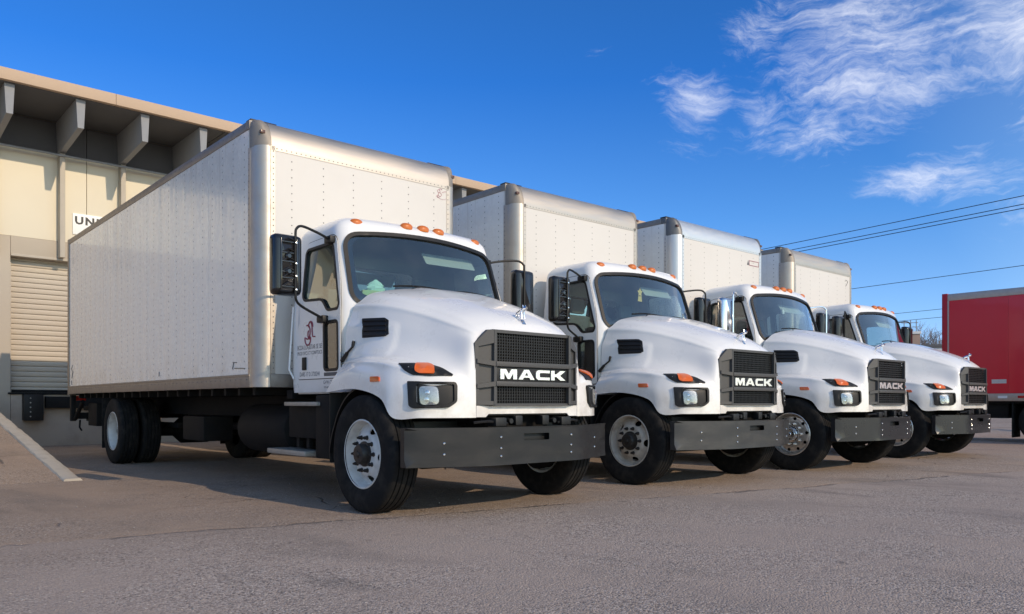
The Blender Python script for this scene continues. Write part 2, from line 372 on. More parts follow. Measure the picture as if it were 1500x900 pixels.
def rpoly(pts, r, n=5):
    """polygon with rounded corners; r one value or a list"""
    out = []; N = len(pts)
    for i in range(N):
        p = Vector(pts[i]); a = Vector(pts[i - 1]); b = Vector(pts[(i + 1) % N]); rr = r[i] if hasattr(r, '__len__') else r
        if rr <= 0: out.append(tuple(p)); continue
        d1 = (a - p); d2 = (b - p); l = min(rr, d1.length * .48, d2.length * .48); s1 = p + d1.normalized() * l; s2 = p + d2.normalized() * l
        for k in range(n + 1):
            t = k / n; out.append(tuple(s1 * (1 - t) ** 2 + p * 2 * t * (1 - t) + s2 * t * t))
    return out
def grow(poly, d):
    """offset a simple outline outwards by d"""
    N = len(poly); A = sum(poly[i - 1][0] * poly[i][1] - poly[i][0] * poly[i - 1][1] for i in range(N)); sg = 1 if A > 0 else -1; out = []
    for i in range(N):
        p0, p1, p2 = Vector(poly[i - 1]), Vector(poly[i]), Vector(poly[(i + 1) % N])
        e1 = (p1 - p0); e2 = (p2 - p1)
        if e1.length < 1e-7: e1 = e2
        if e2.length < 1e-7: e2 = e1
        n1 = Vector((e1.y, -e1.x)).normalized() * sg; n2 = Vector((e2.y, -e2.x)).normalized() * sg; m = (n1 + n2)
        m = m.normalized() if m.length > 1e-6 else n1
        k = max(.5, m.dot(n1)); out.append(tuple(p1 + m * d / k))
    return out
def sheet(outer, holes=(), fn=lambda a, b: (a, 0, b), step=0, th=0, smooth=38, name='sheet'):
    pts, edges = [], []
    for lp in [outer, *holes]:
        o = len(pts); pts += [Vector(p) for p in lp]; edges += [(o + i, o + (i + 1) % len(lp)) for i in range(len(lp))]
    if step:
        xs = [p[0] for p in outer]; ys = [p[1] for p in outer]
        a = min(xs) + step * .5
        while a < max(xs):
            b = min(ys) + step * .5
            while b < max(ys):
                if inpoly((a, b), outer) and not any(inpoly((a, b), h) for h in holes): pts.append(Vector((a, b)))
                b += step
            a += step
    v, e, f, *_ = delaunay_2d_cdt(pts, edges, [], 0, 1e-6)
    F = []
    for t in f:
        c = sum((v[i] for i in t), Vector((0, 0))) / len(t)
        if inpoly(c, outer) and not any(inpoly(c, h) for h in holes): F.append(tuple(t))
    me = new_mesh(name, [fn(*p) for p in v], F, smooth)
    if th: solid(me, th)
    return me
def merge_meshes(name, meshes, smooth=38):
    m = MB()
    for me in meshes: m.add([v.co for v in me.vertices], [tuple(p.vertices) for p in me.polygons])
    return m.mesh(name, smooth)
def catmull(P, sub):
    out = []
    for i in range(len(P) - 1):
        p0 = P[i - 1] if i else P[0] * 2 - P[1]; p1, p2 = P[i], P[i + 1]; p3 = P[i + 2] if i + 2 < len(P) else P[-1] * 2 - P[-2]
        for k in range(sub):
            t = k / sub
            out.append(.5 * ((2 * p1) + (p2 - p0) * t + (2 * p0 - 5 * p1 + 4 * p2 - p3) * t * t + (3 * p1 - p0 - 3 * p2 + p3) * t ** 3))
    out.append(P[-1]); return out
def boolean(a, b, op='DIFFERENCE'):
    oa = bpy.data.objects.new('tmp_a', a); ob = bpy.data.objects.new('tmp_b', b); COL.objects.link(oa); COL.objects.link(ob)
    md = oa.modifiers.new('b', 'BOOLEAN'); md.object = ob; md.operation = op; md.solver = 'EXACT'
    dg = bpy.context.evaluated_depsgraph_get(); me = bpy.data.meshes.new_from_object(oa.evaluated_get(dg))
    bpy.data.objects.remove(oa); bpy.data.objects.remove(ob); return me
def text_mesh(txt, size, extrude=.0005, bold=0.0, sx=1.0, align='CENTER', space=1.0):
    cu = bpy.data.curves.new('t', 'FONT'); cu.body = txt; cu.size = size; cu.extrude = extrude; cu.align_x = align; cu.offset = bold; cu.space_character = space; cu.resolution_u = 2
    o = bpy.data.objects.new('t', cu); COL.objects.link(o); dg = bpy.context.evaluated_depsgraph_get()
    me = bpy.data.meshes.new_from_object(o.evaluated_get(dg)); bpy.data.objects.remove(o); bpy.data.curves.remove(cu)
    for v in me.vertices: v.co.x *= sx
    return me
def xf(me, M):
    me = me.copy(); me.transform(M); return me

def obj(name, me, mat, parent=None, loc=None, rot=None, scale=None):
    if isinstance(me, MB): me = me.mesh(name)
    if mat and not me.materials: me.materials.append(MATS[mat])
    o = bpy.data.objects.new(name, me); COL.objects.link(o); o.parent = parent
    if loc: o.location = loc
    if rot: o.rotation_euler = rot
    if scale: o.scale = scale
    if mat and me.materials and me.materials[0] and me.materials[0].name != mat:   # shared mesh, other finish
        o.material_slots[0].link = 'OBJECT'; o.material_slots[0].material = MATS[mat]
    return o
def tag(o, label, cat, group=None):
    o['label'] = label; o['category'] = cat
    if group: o['group'] = group
    return o
def empty(name, loc=(0, 0, 0), rz=0):
    o = bpy.data.objects.new(name, None); COL.objects.link(o); o.location = loc; o.rotation_euler = (0, 0, rz); o.empty_display_size = .3; return o
def struct(o): o['kind'] = 'structure'; return o
def stuff(o): o['kind'] = 'stuff'; return o
CACHE = {}
def cached(key, fn):
    if key not in CACHE:
        r = fn(); CACHE[key] = r.mesh(key) if isinstance(r, MB) else r
    return CACHE[key]

# ------------------------------------------------------------------ setting
struct(obj('ground', MB().grid([[(-1500, -1500, 0), (1500, -1500, 0)], [(-1500, 2500, 0), (1500, 2500, 0)]]).mesh('ground', 0), 'asphalt'))
def rampz(y): return max(-.06, (y - 10.8) * .1335)
rr = []
for i in range(41):
    y = 10.2 + i * (19.9 - 10.2) / 40
    rr.append([(x, y, rampz(y) + .006 * math.sin(x * 1.7 + y)) for x in [-12 + k * (14.22 / 28) for k in range(29)]])
rm = MB().grid(rr)
struct(obj('ramp', rm.mesh('ramp', 60), 'asphalt'))
# concrete kerb along the edge of the ramp, a little chipped
kb = MB(); rows = []
rk = random.Random(3)
N = 60
for i in range(N + 1):
    y = 10.72 + i * (19.88 - 10.72) / N; zt = max(.03, rampz(y) + .022); j = lambda a: rk.uniform(-a, a)
    chip = .03 if rk.random() < .10 else 0
    rows.append([(2.20 + j(.004), y, -.1), (2.20 + j(.006), y, zt - .02), (2.215 + j(.006), y, zt + j(.003)), (2.30, y, zt + j(.002)), (2.385 - chip + j(.007), y, zt + j(.004)), (2.41 - chip * .5 + j(.006), y, zt - .025 - chip * .5), (2.41, y, -.1)])
kb.grid(rows); kb.add(rows[0], [tuple(range(7))]); kb.add(rows[-1], [tuple(range(7))])
tag(obj('kerb', kb.mesh('kerb', 50), 'concrete'), 'pale chipped concrete kerb sloping up along the edge of the ramp', 'kerb')

WY = 19.9
wh = empty('warehouse', (3, WY, 0))
tag(wh, 'beige loading warehouse with deep bracketed eaves behind the parked trucks', 'building')
def wp(name, mb, mat, sm=30):
    o = obj(name, mb.mesh(name, sm), mat, wh); o.matrix_parent_inverse = Matrix.Translation((-3, -WY, 0)); return o
BX0, BX1 = -14, 31
DX0, DX1, DZ0, DZ1 = 3.06, 6.15, 1.19, 4.21
# upper cream panels with open joints, beige panels below
js = [BX0, -9.46, -4.79, -.12, 4.55, 9.2, 13.9, 18.6, 23.2, 27.8, BX1]
for a, b in zip(js, js[1:]):
    wp('wall_panel', MB().box(a + .006, b - .006, WY, WY + .25, 4.59, 6.555, .006), 'cream_wall'); wp('eave_shade_panel', MB().box(a + .006, b - .006, WY - .004, WY + .25, 6.56, 7.236, .006), 'eave_shade')  # top band of the wall painted dark for the eave shade
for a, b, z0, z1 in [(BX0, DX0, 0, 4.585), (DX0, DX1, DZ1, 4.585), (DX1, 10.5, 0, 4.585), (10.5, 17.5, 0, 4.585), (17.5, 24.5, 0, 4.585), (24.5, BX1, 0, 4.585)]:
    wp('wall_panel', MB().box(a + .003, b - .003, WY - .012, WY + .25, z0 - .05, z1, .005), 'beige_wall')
wp('dock_wall', MB().box(DX0 + .004, DX1 - .004, WY - .008, WY + .3, -.05, DZ0 - .05, .006), 'dock_concrete')
wp('dock_sill', MB().box(DX0 - .05, DX1 + .05, WY - .05, WY + .32, DZ0 - .045, DZ0 - .004, .008), 'chassis')
wp('inner_wall', MB().box(BX0 + .1, BX1 - .1, WY + .42, WY + 14, -.05, 7.2), 'interior')
# roller door, slat by slat
dd = wp('dock_door', MB().box(DX0 + .004, DX1 - .004, WY + .27, WY + .29, DZ0, DZ1), 'roller_door')
ns = 26; pz = (DZ1 - DZ0) / ns
def slat():
    prof = [(0, 0.002), (-.016, .012), (-.024, .03), (-.024, pz - .03), (-.014, pz - .010), (0, pz - .003)]
    m = MB(); n = len(prof)
    m.grid([[(x, a, b) for a, b in prof] for x in (DX0 + .03, DX1 - .03)]); return m
sm_ = slat().mesh('slat', 25)
for k in range(ns):
    o = obj('slat', sm_, 'roller_door', dd); o.location = (0, WY + .262, DZ0 + k * pz)
for x in (DX0 + .015, DX1 - .015):
    o = obj('guide_rail', MB().box(x - .014, x + .03, WY + .19, WY + .262, DZ0, DZ1, .004), 'taupe_trim', dd)
obj('bottom_bar', MB().box(DX0 + .035, DX1 - .035, WY + .20, WY + .237, DZ0 + .0, DZ0 + .06, .005), 'chassis', dd)
wp('door_header', MB().box(DX0 + .01, DX1 - .01, WY - .03, WY + .2, DZ1 - .055, DZ1 - .004, .006), 'taupe_trim')
# dock bumpers of laminated rubber and the leveller between them
for x0 in (3.27, 5.6):
    b = wp('dock_bumper', MB().box(x0, x0 + .37, WY - .28, WY - .012, .57, 1.14, .012), 'black_plastic')
    bo = MB()
    for z in (.66, .76, .86, .96, 1.06): bo.lathe([(-.012, .0), (-.012, .014), (0, .016)], 8, 'y', (x0 + .12, WY - .28, z))
    o = obj('bolt', bo.mesh('bolt'), 'step_metal', b)
wp('dock_leveller', MB().box(3.7, 5.5, WY - .16, WY - .02, .84, 1.10, .01), 'chassis')
# brackets, fins below them, pipe, soffit, fascia
def bracket():
    m = MB(); y0, y1 = 18.04, WY - .006
    sec = lambda y, zb: [(-.088, y, 7.236), (.088, y, 7.236), (.058, y, zb), (-.058, y, zb)]
    a, b = sec(y0, 6.65), sec(y1, 6.52); m.add(a + b, [(0, 1, 2, 3), (7, 6, 5, 4), (0, 4, 5, 1), (1, 5, 6, 2), (2, 6, 7, 3), (3, 7, 4, 0)])
    return m
bme = bracket().mesh('bracket', 0)
fme = MB().box(-.052, .052, WY - .23, WY - .004, 4.20, 6.515, .006).mesh('fin', 30)
for k in range(-13, 23):
    x = 2.76 + 1.257 * k
    if x < BX0 + .2 or x > BX1 - .2: continue
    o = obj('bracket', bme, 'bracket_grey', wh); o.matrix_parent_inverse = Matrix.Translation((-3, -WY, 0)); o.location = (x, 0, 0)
    if k in (0, 1, 2, 3) or k % 2:
        o = obj('fin', fme, 'taupe_trim', wh); o.matrix_parent_inverse = Matrix.Translation((-3, -WY, 0)); o.location = (x, 0, 0)
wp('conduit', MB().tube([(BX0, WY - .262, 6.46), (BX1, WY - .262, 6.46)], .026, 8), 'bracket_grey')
for a, b in zip(range(BX0, BX1, 3), range(BX0 + 3, BX1 + 1, 3)):
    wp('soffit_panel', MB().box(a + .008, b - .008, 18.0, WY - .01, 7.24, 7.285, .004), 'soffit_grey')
    wp('fascia_board', MB().box(a + .65 + .003, b + .65 - .003, 17.88, 17.994, 7.25, 7.48, .006), 'fascia_tan')
wp('roof', MB().box(BX0, BX1, 17.998, WY + 14, 7.29, 7.44, .01), 'fascia_tan')
# unit sign on the cream wall, partly behind the first box
sg = empty('unit_sign', (4.26, WY - .012, 4.74)); tag(sg, 'white wall sign with black UNIT lettering above the dock door', 'sign')
obj('panel', MB().box(0, .95, -.012, 0.008, .05, .53, .003), 'sign_white', sg)
tm = text_mesh('UNIT', .24, .002, .010, 1.08, 'LEFT', 1.22); tm.transform(Matrix.Translation((.04, -.0135, .295)) @ Matrix.Rotation(R(90), 4, 'X'))
obj('lettering', tm, 'sign_ink', sg)


# ------------------------------------------------------------------ trucks (local axes: x across, y rearwards from the front axle, z up)
from mathutils.bvhtree import BVHTree
AX = .512
REAR = 7.45

# ---- wheels
def tyre_mesh():
    half = [(-.100, .283), (-.118, .292), (-.128, .312), (-.139, .345), (-.1435, .385), (-.1445, .42), (-.141, .452), (-.1405, .455), (-.135, .480), (-.127, .498), (-.116, .510), (-.109, .5135)]
    tread = []
    for g in (-.076, -.026, .026, .076):
        tread += [(g - .0065, .5155), (g - .0045, .502), (g + .0045, .502), (g + .0065, .5155)]
    return MB().lathe(half + tread + [(-a, r) for a, r in half[::-1]], 72).mesh('tyre', 40)
def circ(cx, cy, r, n=18, ry=None, rot=0):
    ry = ry or r; o = []
    for k in range(n):
        t = k * math.tau / n; a, b = r * math.cos(t), ry * math.sin(t)
        o.append((cx + a * math.cos(rot) - b * math.sin(rot), cy + a * math.sin(rot) + b * math.cos(rot)))
    return o
def interp(x, T):
    if x <= T[0][0]: return T[0][1]
    for (a, b), (c, d) in zip(T, T[1:]):
        if x <= c: return b + (d - b) * (x - a) / (c - a)
    return T[-1][1]
def rim_mesh(kind):
    flange = [(-.128, .289), (-.131, .296), (-.127, .303), (-.121, .303), (-.119, .296), (-.117, .285), (-.095, .277), (-.05, .270), (.02, .262), (.10, .262), (.118, .285)]
    m = MB().lathe(flange, 64)
    if kind == 'rear': prof = [(.05, .055), (.17, .055), (.185, .06), (.23, .082), (.262, .098)]; nh, hr, hs = 5, .212, .030
    elif kind == 'steel': prof = [(.05, -.098), (.172, -.098), (.182, -.093), (.20, -.078), (.235, -.050), (.264, -.036)]; nh, hr, hs = 5, .220, .035
    else: prof = [(.05, -.085), (.185, -.085), (.20, -.080), (.245, -.072), (.255, -.066), (.266, -.052)]; nh, hr, hs = 10, .224, .0235
    holes = [circ(hr * math.cos((k + .35) * math.tau / nh), hr * math.sin((k + .35) * math.tau / nh), hs * (.85 if nh == 5 else 1), 16, hs * (1.22 if nh == 5 else 1), (k + .35) * math.tau / nh) for k in range(nh)]
    rings = []
    pts = circ(0, 0, .268, 64)
    disc = sheet(pts, holes + [circ(0, 0, .06, 24)], lambda a, b: (interp(math.hypot(a, b), prof), a, b), .017, .009, 50)
    m.add([v.co for v in disc.vertices], [tuple(p.vertices) for p in disc.polygons])
    return m.mesh('wheel', 42)
def hub_mesh(kind):
    x0 = -.094 if kind == 'steel' else -.082 if kind == 'alloy' else .06
    ln = .075 if kind != 'rear' else .11
    p = [(x0 + .01, .112), (x0 - .012, .110), (x0 - .016, .092), (x0 - ln * .75, .088), (x0 - ln * .95, .078), (x0 - ln, .055), (x0 - ln, .03), (x0 - ln - .012, .026), (x0 - ln - .014, .0)]
    return MB().lathe(p, 32)
def lug_mesh():
    m = MB().lathe([(0.004, .021), (-.006, .021), (-.008, .0165), (-.030, .0155), (-.032, .011), (-.046, .010), (-.047, 0)], 8); return m
def drum_mesh(): return MB().lathe([(.02, .0), (.02, .23), (.16, .245), (.17, .10), (.17, 0)], 32)
def wheel(truck, x, y, side, kind, finish, hubmat, rear=False):
    k = 'rear' if rear else kind
    wv = obj('wheel', cached('rim_' + k, lambda: rim_mesh(k)), finish, truck, (x, y, AX), (R(random.uniform(0, 60)) * 0 + R(17), 0, math.pi if side > 0 else 0))
    obj('tyre', cached('tyre', tyre_mesh), 'rubber', wv)
    obj('hub', cached('hub_' + k, lambda: hub_mesh(k)), hubmat, wv)
    obj('brake_drum', cached('drum', drum_mesh), 'chassis', wv)
    x0 = {'steel': -.098, 'alloy': -.086, 'rear': .055}[k]
    for q in range(10):
        a = (q + .5) * math.tau / 10
        obj('lug_nut', cached('lug', lug_mesh), 'hub_black' if kind == 'steel' else 'chrome', wv, (x0, .148 * math.cos(a), .148 * math.sin(a)))
    return wv

# ---- cab shell: plan outlines stacked upwards, then hollowed and cut for the glass
CABR = 1.70
def cf(z): return .44 + max(0, min(1, (z - 1.93) / .73)) * .275
def cb(z): return .19 - max(0, min(1, (z - 1.93) / .73)) * .06
def cw(z):
    t = max(0, min(1, (z - 1.75) / .93)); b = max(0, (1.2 - z) / .15)
    return 1.03 - .085 * t * t * (3 - 2 * t) * .6 - .085 * t * .4 - .012 * b * b
def front_y(x, z): return cf(z) + cb(z) * (x / cw(z)) ** 2
def outline(z, t=0.0, s=(1, 1)):
    wd = cw(z) - t; rc = .13; out = []; yr = CABR - t; half = []
    xw = wd - rc
    for k in range(15): x = xw * k / 14; half.append((x, front_y(x, z) + t))
    sl = 2 * cb(z) * xw / cw(z) ** 2; p0 = Vector((xw, front_y(xw, z) + t)); p1 = Vector((wd, p0.y + sl * rc)); p2 = Vector((wd, p1.y + .12))
    for k in range(1, 8): q = k / 7; half.append(tuple(p0 * (1 - q) ** 2 + p1 * 2 * q * (1 - q) + p2 * q * q))
    for k in range(1, 17): half.append((wd, p2.y + (yr - .09 - p2.y) * k / 16))
    a, b, c = Vector((wd, yr - .09)), Vector((wd, yr)), Vector((wd - .09, yr))
    for k in range(1, 6): q = k / 5; half.append(tuple(a * (1 - q) ** 2 + b * 2 * q * (1 - q) + c * q * q))
    for k in range(1, 9): half.append(((wd - .09) * (1 - k / 8), yr))
    cyy = 1.22
    loop = half + [(-x, y) for x, y in half[::-1]][1:-1]
    return [(x * s[0], cyy + (y - cyy) * s[1], z) for x, y in loop]
def cab_solid(t=0.0):
    zs = [1.06, 1.10, 1.16, 1.25, 1.4, 1.55, 1.7, 1.8, 1.9] + [1.95 + k * .055 for k in range(13)]
    rows = [outline(max(z, 1.06 + t * 2), t) for z in zs] if not t else [outline(z, t) for z in zs if z > 1.09]
    H = .945; L = .48
    for i, z in ((.006, 2.665), (.016, 2.695), (.034, 2.725), (.062, 2.755), (.10, 2.78), (.16, 2.80), (.24, 2.817), (.34, 2.83), (.44, 2.838)):
        rows.append([(x, y, z - t * 1.1) for x, y, _ in outline(2.64, t, (1 - i / H, 1 - i / L))])
    m = MB(); n = len(rows[0])
    for r_ in rows: m.v += r_
    for i in range(len(rows) - 1):
        for k in range(n): m.f.append((i * n + k, i * n + (k + 1) % n, (i + 1) * n + (k + 1) % n, (i + 1) * n + k))
    m.f.append(tuple(range(n))); m.f.append(tuple((len(rows) - 1) * n + k for k in range(n)))
    return m.mesh('cab', 0)
WS = rpoly([(-.935, 1.90), (.935, 1.90), (.905, 2.595), (.45, 2.642), (0, 2.655), (-.45, 2.642), (-.905, 2.595)], [.14, .14, .15, .3, .3, .3, .15], 7)
WIN = rpoly([(1.47, 2.515), (.925, 2.52), (.69, 1.90), (.71, 1.855), (.905, 1.855), (1.03, 1.975), (1.40, 1.995), (1.45, 2.04)], [.06, .07, .03, .02, .04, .06, .03, .03], 5)
PEEP = rpoly([(.69, 1.275), (.955, 1.275), (.965, 1.735), (.70, 1.735)], .045, 5)
QUAR = rpoly([(1.53, 2.02), (1.64, 2.02), (1.64, 2.46), (1.55, 2.50)], .045, 5)
DOOR = rpoly([(.640, 1.195), (1.535, 1.195), (1.535, 2.36), (1.50, 2.585), (.93, 2.60), (.86, 2.56), (.650, 1.98)], [.05, .06, .2, .1, .1, .08, .2], 6)
def cab_shell(quarter):
    out, inn = cab_solid(0), cab_solid(.035)
    c = MB(); c.prism(WS, lambda a, b, d: (a, d, b), .0, 1.05)
    for sg in (-1, 1):
        for pl in (WIN, PEEP) + ((QUAR,) if quarter else ()):
            c.prism(pl, lambda a, b, d: (d * sg, a, b), .80, 1.3)
    c.prism(rpoly([(-.55, 2.1), (.55, 2.1), (.5, 2.45), (-.5, 2.45)], .08), lambda a, b, d: (a, d, b), 1.55, 1.85)
    me = boolean(boolean(out, inn), c.mesh('cut', 0))
    me.materials.clear(); me.materials.append(MATS['white_paint']); me.materials.append(MATS['headliner'])
    cen = Vector((0, 1.2, 1.95))
    for p in me.polygons:
        p.use_smooth = True
        p.material_index = 1 if (cen - p.center).dot(p.normal) > 0 and not (p.center.z < 1.08) else 0
    me.set_sharp_from_angle(angle=R(34)); return me
def side_fn(sg, off): return lambda a, b: ((cw(b) + off) * sg, a, b)
def front_fn(off): return lambda a, b: (a, front_y(a, b) + off, b)

# ---- hood: an interpolated control net, half of it, mirrored
NET = [
 [(0, -.845, 1.578), (.26, -.845, 1.575), (.45, -.84, 1.562), (.525, -.835, 1.515), (.588, -.845, 1.455), (.602, -.848, 1.34), (.606, -.85, 1.22), (.606, -.852, 1.12), (.606, -.854, 1.0), (.606, -.856, .832)],
 [(0, -.765, 1.675), (.28, -.76, 1.668), (.50, -.752, 1.628), (.592, -.768, 1.563), (.640, -.790, 1.48), (.664, -.800, 1.35), (.678, -.812, 1.235), (.685, -.826, 1.14), (.69, -.838, 1.0), (.69, -.842, .832)],
 [(0, -.60, 1.775), (.30, -.60, 1.765), (.545, -.595, 1.715), (.655, -.59, 1.630), (.700, -.60, 1.52), (.722, -.635, 1.37), (.765, -.69, 1.262), (.84, -.765, 1.175), (.86, -.785, 1.02), (.86, -.79, .832)],
 [(0, -.33, 1.885), (.33, -.33, 1.875), (.60, -.33, 1.815), (.725, -.33, 1.718), (.772, -.35, 1.585), (.795, -.41, 1.42), (.865, -.49, 1.305), (1.01, -.635, 1.222), (1.045, -.665, 1.04), (1.045, -.67, .832)],
 [(0, -.08, 1.965), (.36, -.08, 1.955), (.665, -.08, 1.895), (.805, -.08, 1.79), (.855, -.10, 1.64), (.876, -.16, 1.455), (.945, -.26, 1.34), (1.115, -.42, 1.262), (1.162, -.45, 1.06), (1.165, -.455, .832)],
 [(0, .13, 2.022), (.38, .13, 2.012), (.715, .14, 1.95), (.865, .14, 1.835), (.922, .13, 1.67), (.943, .07, 1.475), (.99, -.03, 1.362), (1.135, -.19, 1.295), (1.186, -.23, 1.14), (1.188, -.285, 1.0)],
 [(0, .32, 2.060), (.39, .32, 2.05), (.75, .34, 1.985), (.905, .35, 1.86), (.962, .35, 1.685), (.982, .31, 1.485), (1.012, .24, 1.375), (1.13, .14, 1.312), (1.19, .14, 1.215), (1.20, .12, 1.078)],
 [(0, .43, 2.078), (.40, .43, 2.068), (.77, .48, 2.0), (.932, .55, 1.87), (.992, .59, 1.69), (1.008, .59, 1.485), (1.012, .585, 1.36), (1.085, .53, 1.285), (1.165, .55, 1.175), (1.185, .65, 1.052)],
]
def hood_mesh():
    amt = [0, .35, .9, 1, 1, 1, .9, .7]; net = []
    for row, a in zip(NET, amt):
        P = [Vector(p) for p in row]; e = 1e-4
        P[4] = P[4] - Vector((.012 * a, 0, 0)); P[5] = P[5] - Vector((.010 * a, 0, 0))
        out = lambda x, z=0: Vector((x * a, -x * a * .3, z * a))
        # tighter crest along the shoulder and along the wing: extra points either side of them
        q = P[:3] + [P[2].lerp(P[3], .72) + out(.004, .010), P[3] + out(.010, .004), P[3].lerp(P[4], .30) + out(.006)] + P[4:7] \
            + [P[6].lerp(P[7], .80) + out(.0, .012), P[7] + out(.006, .006), P[7].lerp(P[8], .22) + out(.008)] + P[8:]
        net.append(q)
    st = [catmull(row, 6) for row in net]
    cols = [catmull([st[i][j] for i in range(len(st))], 9) for j in range(len(st[0]))]
    sm = lambda x, lo, hi: (lambda t: t * t * (3 - 2 * t))(max(0, min(1, (x - lo) / (hi - lo))))
    for j, col in enumerate(cols):
        jj = j / 6                       # 0 centre .. 13 lower edge; 6 side upper, 8 wing inner
        for k, p in enumerate(col):
            b = sm(jj, 5.75, 6.15) * (1 - sm(jj, 7.75, 8.1)) * sm(p.y, -.085, -.045)      # raised panel round the vent
            p.x += .013 * b
            c = (1 - sm(p.x, .29, .37)) * sm(p.y, -.35, .15) if jj < 4 else 0             # raised centre of the lid
            p.z += .016 * c
    rows = []
    for i in range(len(cols[0])):
        half = [cols[j][i] for j in range(len(cols))]
        rows.append([Vector((-p.x, p.y, p.z)) for p in half[::-1]][:-1] + half)
    return rows, MB().grid(rows).mesh('hood', 0)
HROWS, HSURF = hood_mesh()
HOODTREE = BVHTree.FromPolygons([v.co.copy() for v in HSURF.vertices], [tuple(p.vertices) for p in HSURF.polygons])
CAMH = Vector((-4.69, -5.93, .955)); CYAW = R(41.464)
def px(u, v, off=0.0):
    """photo pixel -> point on the bonnet of the first truck, in truck axes"""
    t = (u - 750) / 1143.6; d = Vector((math.sin(CYAW) + t * math.cos(CYAW), math.cos(CYAW) - t * math.sin(CYAW), (590.5 - v) / 1143.6))
    hit, nrm, *_ = HOODTREE.ray_cast(CAMH, d)
    if hit is None: raise ValueError('px off bonnet %s %s' % (u, v))
    if nrm.dot(d) > 0: nrm = -nrm
    return hit + nrm * off, nrm
def flip(me):
    me = me.copy(); me.transform(Matrix.Scale(-1, 4, (1, 0, 0))); me.flip_normals(); return me
def conf(outl, off, th, step=4, holes=()):
    """a plate that follows the bonnet, th thick, standing off proud of it"""
    a = sheet(outl, holes, lambda u, v: px(u, v, off)[0], step, 0, 40)
    bm = bmesh.new(); bm.from_mesh(a)
    for f in bm.faces:                                  # outward orientation: towards the viewer's side
        if f.normal.dot(f.calc_center_median() - Vector((-.3, .3, 1.1))) < 0: f.normal_flip()
    bm.normal_update(); bmesh.ops.solidify(bm, geom=list(bm.faces), thickness=th); bm.to_mesh(a); bm.free()
    a.polygons.foreach_set('use_smooth', [True] * len(a.polygons)); a.set_sharp_from_angle(angle=R(40)); return a
P_SIG = rpoly([(583.5, 533.4), (606.7, 533.2), (631, 535.2), (647, 540), (663.5, 549.6), (662, 551.6), (628, 551.2), (604, 549.8), (593.5, 543.5)], [1, 3, 4, 4, 1, 1, 4, 4, 4], 3)
P_AMB = rpoly([(608, 535), (628, 535.2), (635.5, 538.5), (635.5, 547.5), (614, 547.2), (608, 543)], 3, 3)
P_MRK = rpoly([(543, 552.2), (556.3, 552), (556.6, 559.4), (543.2, 559.8)], 1.5, 2)
P_HL = rpoly([(598, 559.4), (666, 560.3), (668.6, 565), (668.4, 589), (657, 597.5), (606, 598.6), (600, 595)], [2, 3, 3, 4, 5, 4, 3], 3)
P_HLI = rpoly([(611, 563.3), (664, 563.8), (664.5, 588), (654, 593.8), (617, 595.2), (611.5, 592)], [4, 2, 3, 4, 5, 5], 3)
P_LMP = rpoly([(614, 566.5), (641, 566.8), (643, 592.6), (616.5, 593.8)], 7, 4)
P_VNT = rpoly([(530.8, 467), (564, 465.6), (569.8, 469.5), (569.8, 489.6), (562, 493.4), (531, 495.5)], 1.2, 2)
def vent_mesh():
    m = [conf(P_VNT, .006, .010, 5)]
    for k in range(4):
        v0 = 468.6 + k * 6.9
        m.append(conf([(533.2, v0 + .4), (566.5, v0 - .3), (566.5, v0 + 2.1), (533.2, v0 + 3.0)], .020, .012, 6))
    return merge_meshes('vent', m)

# ---- grille
def mesh_wires(style):
    m = MB(); y = -.872
    if style == 0:
        for k in range(31): x = -.43 + k * .86 / 30; m.box(x - .0045, x + .0045, y - .012, y, .945, 1.553)
        for k in range(25): z = .952 + k * .6 / 24; m.box(-.435, .435, y - .010, y - .002, z - .004, z + .004)
    else:
        for k in range(21): z = .955 + k * .595 / 20; m.box(-.435, .435, y - .014, y, z - .0075, z + .0075)
        for k in range(7): x = -.42 + k * .14; m.box(x - .003, x + .003, y - .006, y + .006, .945, 1.553)
    return m
def grille_frame():
    m = MB()
    f = lambda a, b, d: (a, d, b)
    GO = [(-.445, .935), (.445, .935), (.445, 1.57), (-.445, 1.57)]
    # top and bottom members
    m.prism([(-.455, 1.549), (.455, 1.549), (.462, 1.576), (-.462, 1.576)], f, -.905, -.84)
    m.prism([(-.47, .930), (.47, .930), (.455, .950), (-.455, .950)], f, -.905, -.84)
    for s in (-1, 1):
        # inner upright
        v = lambda a, b, y: (s * a, y, b)
        def slab(o):   # o: list of (x, y, z) front face, pushed back to the bonnet
            n = len(o); P = [(s * x, y, z) for x, y, z in o]; Q = [(s * x, y + .035, z) for x, y, z in o]
            m.add(P + Q, [tuple(range(n)), tuple(range(n, 2 * n))[::-1]] + [(i, (i + 1) % n, n + (i + 1) % n, n + i) for i in range(n)])
        slab([(.432, -.918, .94), (.462, -.918, .94), (.457, -.918, 1.568), (.432, -.918, 1.568)])
        # outer wing edge
        slab([(.575, -.862, .94), (.608, -.850, .94), (.612, -.846, 1.455), (.580, -.858, 1.445)])
        # chamfered top of the wing
        slab([(.46, -.916, 1.568), (.457, -.916, 1.46), (.578, -.860, 1.43), (.612, -.846, 1.455), (.50, -.885, 1.572)])
        slab([(.462, -.914, .938), (.600, -.856, .938), (.590, -.858, .975), (.462, -.914, .97)])
        # recessed pocket floor
        slab([(.455, -.885, .95), (.595, -.832, .95), (.595, -.832, 1.44), (.455, -.885, 1.50)])
        # struts across the wing carrying the bars
        for z in (1.285, 1.118):
            dz = .022 if z > 1.2 else -.022
            slab([(.440, -.926, z - .020), (.600, -.868, z + dz - .018), (.600, -.868, z + dz + .018), (.440, -.926, z + .020)])
    for z in (1.285, 1.118): m.box(-.445, .445, -.932, -.895, z - .021, z + .021, .004)
    return m.mesh('grille', 30)
